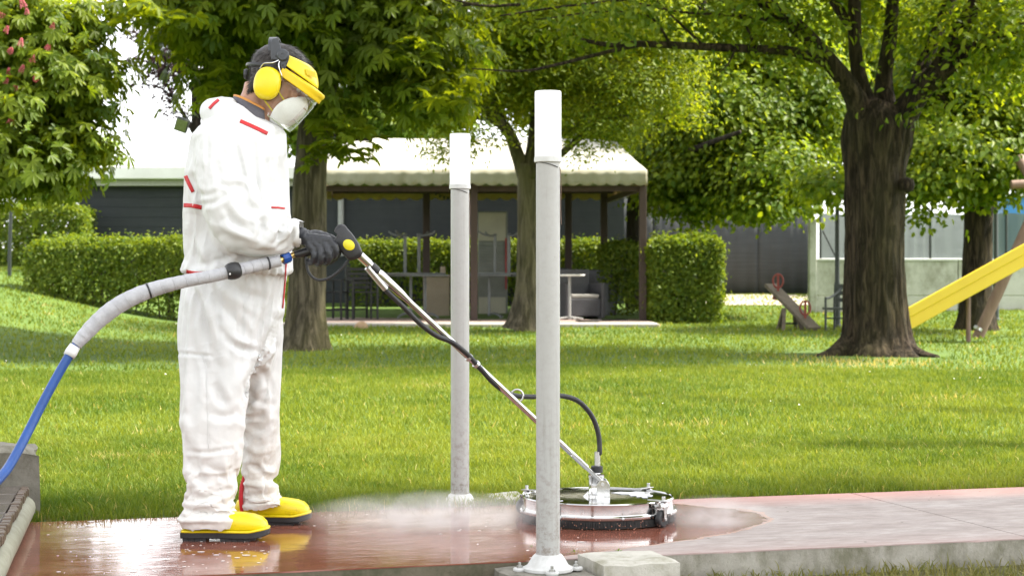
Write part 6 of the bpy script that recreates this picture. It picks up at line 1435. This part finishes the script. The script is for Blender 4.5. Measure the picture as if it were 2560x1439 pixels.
# irregular flat white patch on the deck
em = [(-.075, .03), (-.04, .045), (.0, .04), (.02, .052), (.05, .046), (.052, .034), (.03, .03), (.06, .012), (.075, -.01), (.068, -.03), (.05, -.024), (.052, -.045), (.034, -.05), (.028, -.03), (.012, -.036), (.016, -.012), (-.006, -.016), (-.012, .008), (-.04, .01), (-.05, .02)]
ec = Vector((CX+.125, CY+.02, .0892)); n = len(em)
MB().add([ec+Vector((x*1.0, y*1.9, 0)) for x, y in em]+[ec+Vector((x, y*1.9, .0012)) for x, y in em], [tuple(range(n))[::-1], tuple(range(n, 2*n))]+[(j, (j+1) % n, (j+1) % n+n, j+n) for j in range(n)]).build('deck_patch', pmat('white_patch', (.82, .82, .82), rough=.6), cl)
# casters
def caster(ang, sw):
    d = Vector((math.cos(ang), math.sin(ang), 0)); c_ = Vector((CX, CY, 0))+d*.300; cs = bpy.data.objects.new('caster', None); COL.objects.link(cs); cs.parent = cl; ORG[cs.name] = ORG[cl.name]
    w_ = Vector((math.cos(sw), math.sin(sw), 0)); s_ = Vector((-w_.y, w_.x, 0)); wc = c_+w_*-.012+Vector((0, 0, .0315))
    MB().bar(Vector((CX, CY, .0935))+d*.235, Vector((CX, CY, .0935))+d*.318, .024, .003).build('bracket', M['steel'], cs, bevel=.001)
    MB().bar(Vector((CX, CY, .062))+d*.278, Vector((CX, CY, .088))+d*.295, .028, .004, up=d).build('gusset', M['steel'], cs)
    MB().lathe([(.0065, .092), (.0065, .108), (.005, .110), (.0005, .110)], 8, (c_.x, c_.y, 0)).build('bolt', M['steel'], cs)
    MB().lathe([(.010, .066), (.016, .068), (.017, .08), (.013, .088), (.009, .0912)], 20, (c_.x, c_.y, 0)).build('swivel_head', M['chrome'], cs, smooth=True, sharp=40)
    for q in (-1, 1):
        MB().prism([(-.006, .0), (.006, .0), (.012, .04), (.012, .05), (-.012, .05), (-.010, .04)], .003, Matrix.Translation(wc+s_*q*.015-Vector((0, 0, .006))) @ Matrix(((w_.x, s_.x, 0, 0), (w_.y, s_.y, 0, 0), (0, 0, 1, 0), (0, 0, 0, 1)))).build('fork', M['chrome'], cs, bevel=.001)
    Rw = Matrix((w_, Vector((0, 0, 1)), s_)).transposed()
    wh = MB().lathe([(.012, -.010), (.025, -.011), (.030, -.008), (.0312, 0), (.030, .008), (.025, .011), (.012, .010)], 28, wc, Rw).build('wheel', M['black_rubber'], cs, smooth=True)
    MB().lathe([(.006, -.019), (.006, .019), (.0005, .019)], 10, wc, Rw).build('axle', M['steel'], wh, smooth=True)
caster(math.radians(-42), .9); caster(math.radians(151), .3); caster(math.radians(48), .2); caster(math.radians(-128), .6)
# swivel tower, clevis
SWX = CX-.008
MB().lathe([(.045, .0885), (.045, .0945), (.030, .0965), (.0275, .100), (.0275, .155), (.030, .158), (.030, .168), (.016, .170), (.014, .182), (.0005, .182)], 32, (SWX, CY, 0)).build('swivel', M['chrome'], cl, smooth=True, sharp=40)
for q in (-1, 1):
    MB().prism([(-.014, .089), (.034, .089), (.034, .132), (.022, .148), (.0, .150), (-.014, .135)], .004, Matrix.Translation((SWX+.014, CY+q*.036, 0))).build('clevis', M['chrome'], cl, bevel=.001)
MB().tube([(SWX+.022, CY-.045, .135), (SWX+.022, CY+.045, .135)], .006, 10).build('clevis_pin', M['steel'], cl, smooth=True)
MB().prism([(-.04, .0), (-.02, .0), (-.02, .02)], .004, Matrix.Translation((SWX-.01, CY-.02, .089))).build('gusset', M['chrome'], cl)
# lance
L0, L1 = pp(899, 638, -.2), Vector((SWX+.022, CY, .138))
def LP(t, lift=0.0, dy=0.0):
    p = L0.lerp(L1, t); return p+Vector((0, dy, 0))+Vector((.62, 0, .78))*lift-Vector((.62, 0, .78))*(.018*math.sin(PI*min(1, t*1.05)))*0
MB().tube([LP(t) for t in np.linspace(.03, .93, 30)], .0105, 18).build('lance_tube', M['chrome'], cl, smooth=True)
MB().tube([LP(t) for t in (.0, .035, .036, .07)], [.0155, .0155, .0135, .0135], 20).build('lance_collar', M['chrome'], cl, smooth=True, sharp=30)
MB().tube([LP(t) for t in (.042, .044, .066, .068)], [.0145, .0165, .0165, .0145], 20).build('grip_ring', M['black_rubber'], cl, smooth=True)
MB().tube([LP(t) for t in (.07, .075, .15, .19)], [.0135, .0158, .0155, .0105], 20).build('lance_sleeve', M['chrome'], cl, smooth=True, sharp=30)
MB().bar(LP(.86), LP(1.0), .014, .05, up=(0, 1, 0)).build('lance_fork', M['chrome'], cl, bevel=.003)
for t in (.43, .46): MB().tube([LP(t-.004), LP(t+.004)], .0145, 16).build('clamp', M['steel'], cl, smooth=True, sharp=30)
rg = LP(.617, .018); Rr = (L1-L0).to_track_quat('Z', 'Y').to_matrix()
MB().tube([rg+Vector((math.cos(t)*.022, 0, math.sin(t)*.022)) for t in np.linspace(0, 2*PI, 22)], .0032, 8, caps=False).build('hose_ring', M['steel'], cl, smooth=True)
def lyp(px): return L0.y+(L1.y-L0.y)*np.clip((px-899)/(1495-899), 0, 1)
def HW(px, py, dy=0.0): return tuple(W(px, py, lyp(px)+dy))
hose = catmull([HW(958, 716, -.008), HW(975, 735, -.012), HW(1010, 768, -.016), HW(1050, 808, -.020), HW(1090, 838, -.022), HW(1130, 855, -.024), HW(1168, 885, -.022), HW(1205, 925, -.02), HW(1240, 962, -.016), HW(1280, 986, -.004), HW(1320, 991, .0), HW(1360, 990), HW(1405, 989), HW(1447, 1003), HW(1480, 1040), HW(1496, 1085, .0), HW(1499, 1130, .0), (SWX+.004, CY, .245)], 6)
MB().tube(hose, .0092, 14).build('hose', M['black_rubber'], cl, smooth=True)
MB().tube([HW(918, 668, -.006), HW(940, 694, -.008), HW(964, 722, -.01)], .0115, 14).build('hose_ferrule', M['steel'], cl, smooth=True)
MB().tube([(SWX+.004, CY, .192), (SWX+.004, CY, .25)], .0112, 14).build('hose_ferrule', M['steel'], cl, smooth=True)
MB().lathe([(.014, .172), (.022, .174), (.022, .196), (.016, .199), (.0005, .199)], 24, (SWX+.002, CY, 0)).build('hose_nut', M['black_rubber'], cl, smooth=True, sharp=30)
# gun
gun_o = [(835, 578), (839, 568), (845, 562), (853, 560), (862, 562), (869, 571), (880, 583), (890, 597), (898, 610), (904, 624), (906, 634), (900, 641), (889, 648), (876, 651), (867, 646), (858, 636), (849, 626), (838, 624), (828, 625), (826, 606), (833, 600), (840, 594), (843, 586)]
n = len(gun_o); mb = MB(); R_ = []
for s_, k in ((-.027, .80), (-.024, .92), (-.016, 1), (0, 1), (.016, 1), (.024, .92), (.027, .80)):
    cx, cy = 868, 608; R_.append([tuple(pp(cx+(x-cx)*k, cy+(y-cy)*k, -.2+s_)) for x, y in gun_o])
gun = mb.rings(R_).build('gun_body', M['black_plastic'], cl, smooth=True, sharp=50)
MB().tube([pp(738, 637, -.2), pp(765, 630, -.2), pp(800, 622, -.2), pp(840, 612, -.2)], [.013, .0155, .0165, .018], 18).build('gun_handle', M['black_plastic'], gun, smooth=True)
bc = pp(872, 612, -.2295); MB().rings([[bc+Vector((.0205*r*math.cos(t)*.95+.003*r*math.sin(t), dz, .0175*r*math.sin(t)-.006*r*math.cos(t))) for t in np.linspace(0, 2*PI, 28, endpoint=False)] for r, dz in ((1, .006), (1, 0), (.9, -.0012), (.02, -.0016))]).build('badge', M['yellow_badge'], gun, smooth=True, sharp=40)
MB().tube(catmull([tuple(pp(x, y, -.2)) for x, y in ((764, 640), (766, 660), (771, 679), (782, 693), (798, 700), (820, 696), (841, 683), (860, 665), (871, 650))], 6), .0048, 12).build('trigger_guard', M['black_plastic'], gun, smooth=True)
MB().tube(catmull([tuple(pp(x, y, -.2)) for x, y in ((848, 624), (846, 636), (836, 648), (822, 657))], 5), .0065, 10, flat=1.4).build('trigger', M['black_plastic'], gun, smooth=True)

# ================================================================== SUPPLY HOSE
sh = thing('supply_hose', W(160, 890, 5.85), 'blue pressure hose with grey wrapped sleeve running from the gun to the lower left', 'hose')
def SH(px, py, Y): return tuple(W(px, py, Y))
gp_ = [(700, 652, 6.07, 14), (660, 660, 6.05, 15.5), (620, 669, 6.02, 15.5), (582, 678, 5.99, 15.5), (530, 690, 5.97, 15.5), (480, 699, 5.95, 16), (430, 710, 5.93, 17), (380, 724, 5.92, 19), (330, 744, 5.9, 20.5), (285, 770, 5.89, 21), (245, 802, 5.88, 20), (212, 836, 5.87, 18), (190, 862, 5.86, 14)]
C = catmull([SH(x, y, Y)+(r/FPX*Y,) for x, y, Y, r in gp_], 12)
M['sleeve'] = pmat('grey_hose_wrap', (.44, .44, .46), (.34, .34, .36), rough=.6, scale=30, bstr=.5, bdist=.006)
rad = []
for i, c in enumerate(C): rad.append(c[3]*(1+.012*math.sin(i*1.05)+.05*nz((i*.25, 2, 5))))
MB().tube([c[:3] for c in C], rad, 22).build('wrapped_sleeve', M['sleeve'], sh, smooth=True, sharp=0)
hx = []                                        # spiral tape ridges
for k in range(0, len(C)-4, 7):
    a = C[k]; b = C[min(k+3, len(C)-1)]; t_ = (Vector(b[:3])-Vector(a[:3])).normalized(); u_ = t_.cross(Vector((0, 1, 0))).normalized(); v_ = t_.cross(u_)
    pts = [Vector(a[:3])*(1-q/16)+Vector(b[:3])*(q/16)+(u_*math.cos(2*PI*q/16)+v_*math.sin(2*PI*q/16))*(a[3]*1.012) for q in range(17)]
    MB().tube(pts, .0011, 6).build('tape_ridge', M['sleeve'], sh, smooth=True)
for x, y in ((664, 659), (383, 722)):
    k = min(range(len(C)), key=lambda i: abs(C[i][0]-SH(x, y, 6)[0])); a, b = Vector(C[k][:3]), Vector(C[min(k+1, len(C)-1)][:3]); t_ = (b-a).normalized()
    MB().tube([a-t_*.003, a+t_*.003], rad[k]*1.06, 20).build('cable_tie', M['black_plastic'], sh, smooth=True, sharp=30)
bl_c = W(583, 677, 5.985); ax = (Vector(SH(620, 669, 6.02))-Vector(SH(530, 690, 5.97))).normalized()
MB().lathe([(.021, -.024), (.024, -.022), (.028, -.013), (.0295, 0), (.028, .013), (.024, .022), (.021, .024)], 30, bl_c, ax.to_track_quat('Z', 'Y').to_matrix()).build('ball_stop', M['black_plastic'], sh, smooth=True)
MB().lathe([(.0032, -.001), (.0032, .001), (.0005, .001)], 10, bl_c+Vector((-.006, -.0292, -.010)), Matrix.Rotation(PI/2, 3, 'X')).build('screw', M['steel'], sh)
cdir = (pp(738, 636, -.2)-W(703, 650, 6.07)).normalized(); c0_ = W(701, 650, 6.07)
MB().tube([c0_-cdir*.004, c0_+cdir*.012], .011, 14).build('brass_fitting', M['brass'], sh, smooth=True, sharp=30)
mb = MB(); Rq = cdir.to_track_quat('Z', 'Y').to_matrix()
mb.rings([[c0_+cdir*z+Rq @ Vector((r*(1+.05*math.cos(8*t))*math.cos(t), r*(1+.05*math.cos(8*t))*math.sin(t), 0)) for t in np.linspace(0, 2*PI, 48, endpoint=False)] for z, r in ((.008, .0165), (.010, .0182), (.034, .0190), (.036, .0175))]).build('blue_coupling', M['blue_plastic'], sh, smooth=True, sharp=40)
MB().tube([c0_+cdir*.036, c0_+cdir*.056], .0098, 14).build('brass_fitting', M['brass'], sh, smooth=True, sharp=30)
bh = catmull([SH(196, 854, 5.862), SH(172, 890, 5.85), SH(140, 945, 5.83), SH(105, 1010, 5.80), SH(72, 1075, 5.76), SH(40, 1135, 5.70), SH(10, 1182, 5.62), SH(-40, 1230, 5.5), SH(-130, 1290, 5.3), SH(-260, 1400, 5.1)], 8)
MB().tube(bh, .0152, 18).build('blue_hose', M['blue_hose'], sh, smooth=True)
MB().tube([SH(188, 864, 5.86), SH(178, 880, 5.855), SH(172, 890, 5.85)], [.018, .0205, .019], 18).build('tape_end', pmat('white_tape', (.66, .66, .66), rough=.6), sh, smooth=True, sharp=0)

# ================================================================== BOLLARD LAMPS
def bollard(X, Y, z0, label):
    t = thing('bollard_lamp', (X, Y, z0), label, 'bollard lamp', 'pole bollard lamps beside the path'); c_ = (X, Y, 0); zt = 1.459
    MB().lathe([(.0366, z0+.02), (.0366, 1.243)], 40, c_).build('pole', M['pole_grey'], t, smooth=True, sharp=40)
    MB().lathe([(.0405, 1.240), (.0425, 1.242), (.0425, 1.256), (.0412, 1.2575), (.036, 1.2575)], 40, c_).build('collar', pmat('lamp_collar', (.60, .60, .59), rough=.4) if 'lamp_collar' not in bpy.data.materials else bpy.data.materials['lamp_collar'], t, smooth=True, sharp=40)
    MB().lathe([(.0408, 1.2578), (.0408, zt-.004), (.039, zt-.0005), (.034, zt), (.0005, zt+.001)], 40, c_).build('diffuser', M['white_lamp'], t, smooth=True, sharp=50)
    MB().lathe([(.075, z0), (.078, z0+.003), (.078, z0+.011), (.070, z0+.015), (.064, z0+.018), (.047, z0+.046), (.0405, z0+.052), (.0372, z0+.052)], 48, c_).build('base_flange', M['white_metal'], t, smooth=True, sharp=40)
    for i in range(4):
        a = i*PI/2+.12; d = Vector((math.cos(a), math.sin(a), 0)); q = Vector((X, Y, z0))+d*.088
        ea = MB().lathe([(.018, .001), (.0195, .003), (.0195, .009), (.018, .011)], 18, q).build('bolt_ear', M['white_metal'], t, smooth=True, sharp=40)
        MB().lathe([(.009, .0112), (.009, .018), (.0048, .0185), (.0048, .028), (.0005, .029)], 6, q).build('bolt', M['steel'], ea)
    MB().tube([(X+.0385*math.cos(a), Y+.0385*math.sin(a), 1.228-.012*math.sin(a*1.0+1)) for a in np.linspace(0, 5.6, 26)], .0012, 6).build('wire_tie', M['black_rubber'], t)
    MB().tube([(X+.037, Y-.008, 1.225), (X+.040, Y-.010, 1.17), (X+.0385, Y-.009, 1.10), (X+.0405, Y-.01, 1.05)], .0012, 6).build('loose_wire', M['log'], t)
bollard(BX, BY, -.010, 'taller looking pale grey bollard lamp nearest to the camera'); bollard(B2X, B2Y, -.016, 'pale grey bollard lamp standing on the lawn side, left of the nearer one')

# ================================================================== WATER, FOAM AND PAINTED GLINTS, MIST, WEEDS
def wet_ok(u, v): return u < -.62-1.6*(v-.85)**2
fo = MB(); cnt = 0  # flat white specks: bubbles, with water reflections painted in as discs
while cnt < 210:
    u = random.uniform(-3.2, -.62); v = random.uniform(.03, 1.32)
    if not wet_ok(u, v): continue
    x, y = UV(u, v)
    if fbm2(np.array([x]), np.array([y]), 81, .9)[0]+(1.0 if u < -2.5 else -.25) < random.uniform(0, 1.3): continue
    r = random.choice((.002, .002, .003, .004, .005, .008))*random.uniform(.7, 1.2); b = len(fo.v); e = random.uniform(.7, 1.7)
    fo.v.append(Vector((x, y, 0.002+.08*r))); fo.v += [Vector((x+r*e*math.cos(a), y+r*math.sin(a), .0012)) for a in np.linspace(0, 2*PI, 9)[:-1]]; fo.f += [(b, b+1+j, b+1+(j+1) % 8) for j in range(8)]; cnt += 1
m, nt, b, L = newmat('foam_glints'); b.inputs['Base Color'].default_value = (.8, .79, .77, 1); b.inputs['Roughness'].default_value = .5; b.inputs['Alpha'].default_value = .8
tag(fo.build('foam_glints', m, None, smooth=True, sharp=0), 'white bubbles and painted glints on the wet red path', 'foam_glints', kind='stuff')
dp = MB()
for i in range(120):
    a = random.gauss(-1.2, 1.0); r = .285+abs(random.gauss(0, .035)); x = CX+r*math.cos(a); y = CY+r*math.sin(a); z = abs(random.gauss(0, .018))+.004; s = random.uniform(.0008, .0022)
    dp.lathe([(.0002, -s), (s, 0), (.0002, s*1.6)], 5, (x, y, z))
tag(dp.build('splash_drops', pmat('muddy_water', (.32, .12, .075), (.5, .28, .2), rough=.15, scale=90), None, smooth=True, sharp=0), 'reddish splash drops thrown out round the brush skirt', 'splash', kind='stuff')
def mist(px, py, Y, rx, ry, rz, dens, label):
    c_ = W(px, py, Y); mb = MB()
    R_ = [[(rx*math.cos(p)*math.cos(a), ry*math.cos(p)*math.sin(a), rz*math.sin(p)) for a in np.linspace(0, 2*PI, 24, endpoint=False)] for p in np.linspace(-1.5, 1.5, 13)]
    o = mb.rings(R_).build('mist', None, None); o.location = (c_.x, Y, max(c_.z, rz*.35))
    m = bpy.data.materials.new('mist'); m.use_nodes = True; nt = m.node_tree; nt.nodes.clear(); out = nt.nodes.new('ShaderNodeOutputMaterial'); pv = nt.nodes.new('ShaderNodeVolumePrincipled')
    pv.inputs['Color'].default_value = (.93, .91, .90, 1); pv.inputs['Anisotropy'].default_value = .2
    tc = nt.nodes.new('ShaderNodeTexCoord'); mp = nt.nodes.new('ShaderNodeMapping'); mp.inputs['Scale'].default_value = (1/rx, 1/ry, 1/rz); nt.links.new(tc.outputs['Object'], mp.inputs[0])
    ln = nt.nodes.new('ShaderNodeVectorMath'); ln.operation = 'LENGTH'; nt.links.new(mp.outputs[0], ln.inputs[0])
    fall = ramp(nt, ln.outputs['Value'], [(.05, 1), (.5, .35), (.96, 0)]); ns = ramp(nt, tex_noise(nt, 6, 4, .6, tc.outputs['Object'], (1, 1, 1.8), .6), [(.36, 0), (.68, 1)])
    nt.links.new(math_n(nt, 'MULTIPLY', math_n(nt, 'MULTIPLY', fall, ns), dens), pv.inputs['Density']); nt.links.new(pv.outputs[0], out.inputs['Volume'])
    o.data.materials.clear(); o.data.materials.append(m); tag(o, label, 'mist', kind='stuff')
mist(1080, 1292, 6.40, .52, .34, .10, 13.0, 'low white spray mist drifting left of the cleaner')
mist(1790, 1300, 6.46, .25, .24, .085, 14.0, 'low white spray mist at the right front of the cleaner')
random.seed(21)
for (px, py, z, n_, sz, lb) in ((1415, 1392, -.01, 7, .022, 'small green weed at the right of the near bollard foot'), (1438, 1380, 0.0, 6, .018, 'tiny yellowish weed on the path edge behind the paving stone'), (1545, 1377, 0.0, 6, .016, 'tiny weed on the path edge above the middle of the paving stone'), (1335, 1365, 0.0, 4, .014, 'tiny weed on the wet path just left of the near bollard'), (1488, 1412, .0, 3, .012, 'tiny seedling on the front left corner of the paving stone')):
    Y = (CAMZ-z)*FPX/(py-HOR); q = W(px, py, Y); weed(q.x, Y, z, n_, sz, lb, None)
for (px, py, lb) in ((2115, 1418, 'broad leaved weed at the kerb foot near the bottom centre right'), (2178, 1424, 'green clover weed left of the yellow one below the kerb'), (2312, 1412, 'yellowish weed below the kerb'), (2400, 1425, 'low green weed right of the yellowish one below the kerb'), (2486, 1385, 'single upright weed leaning on the kerb at the far right'), (2280, 1434, 'small green weed at the bottom edge under the yellowish one')):
    z = -.115; Y = (CAMZ-z)*FPX/(py-HOR); q = W(px, py, Y); weed(q.x, Y, T(q.x, Y), 14, .028, lb, None)
make_grass()
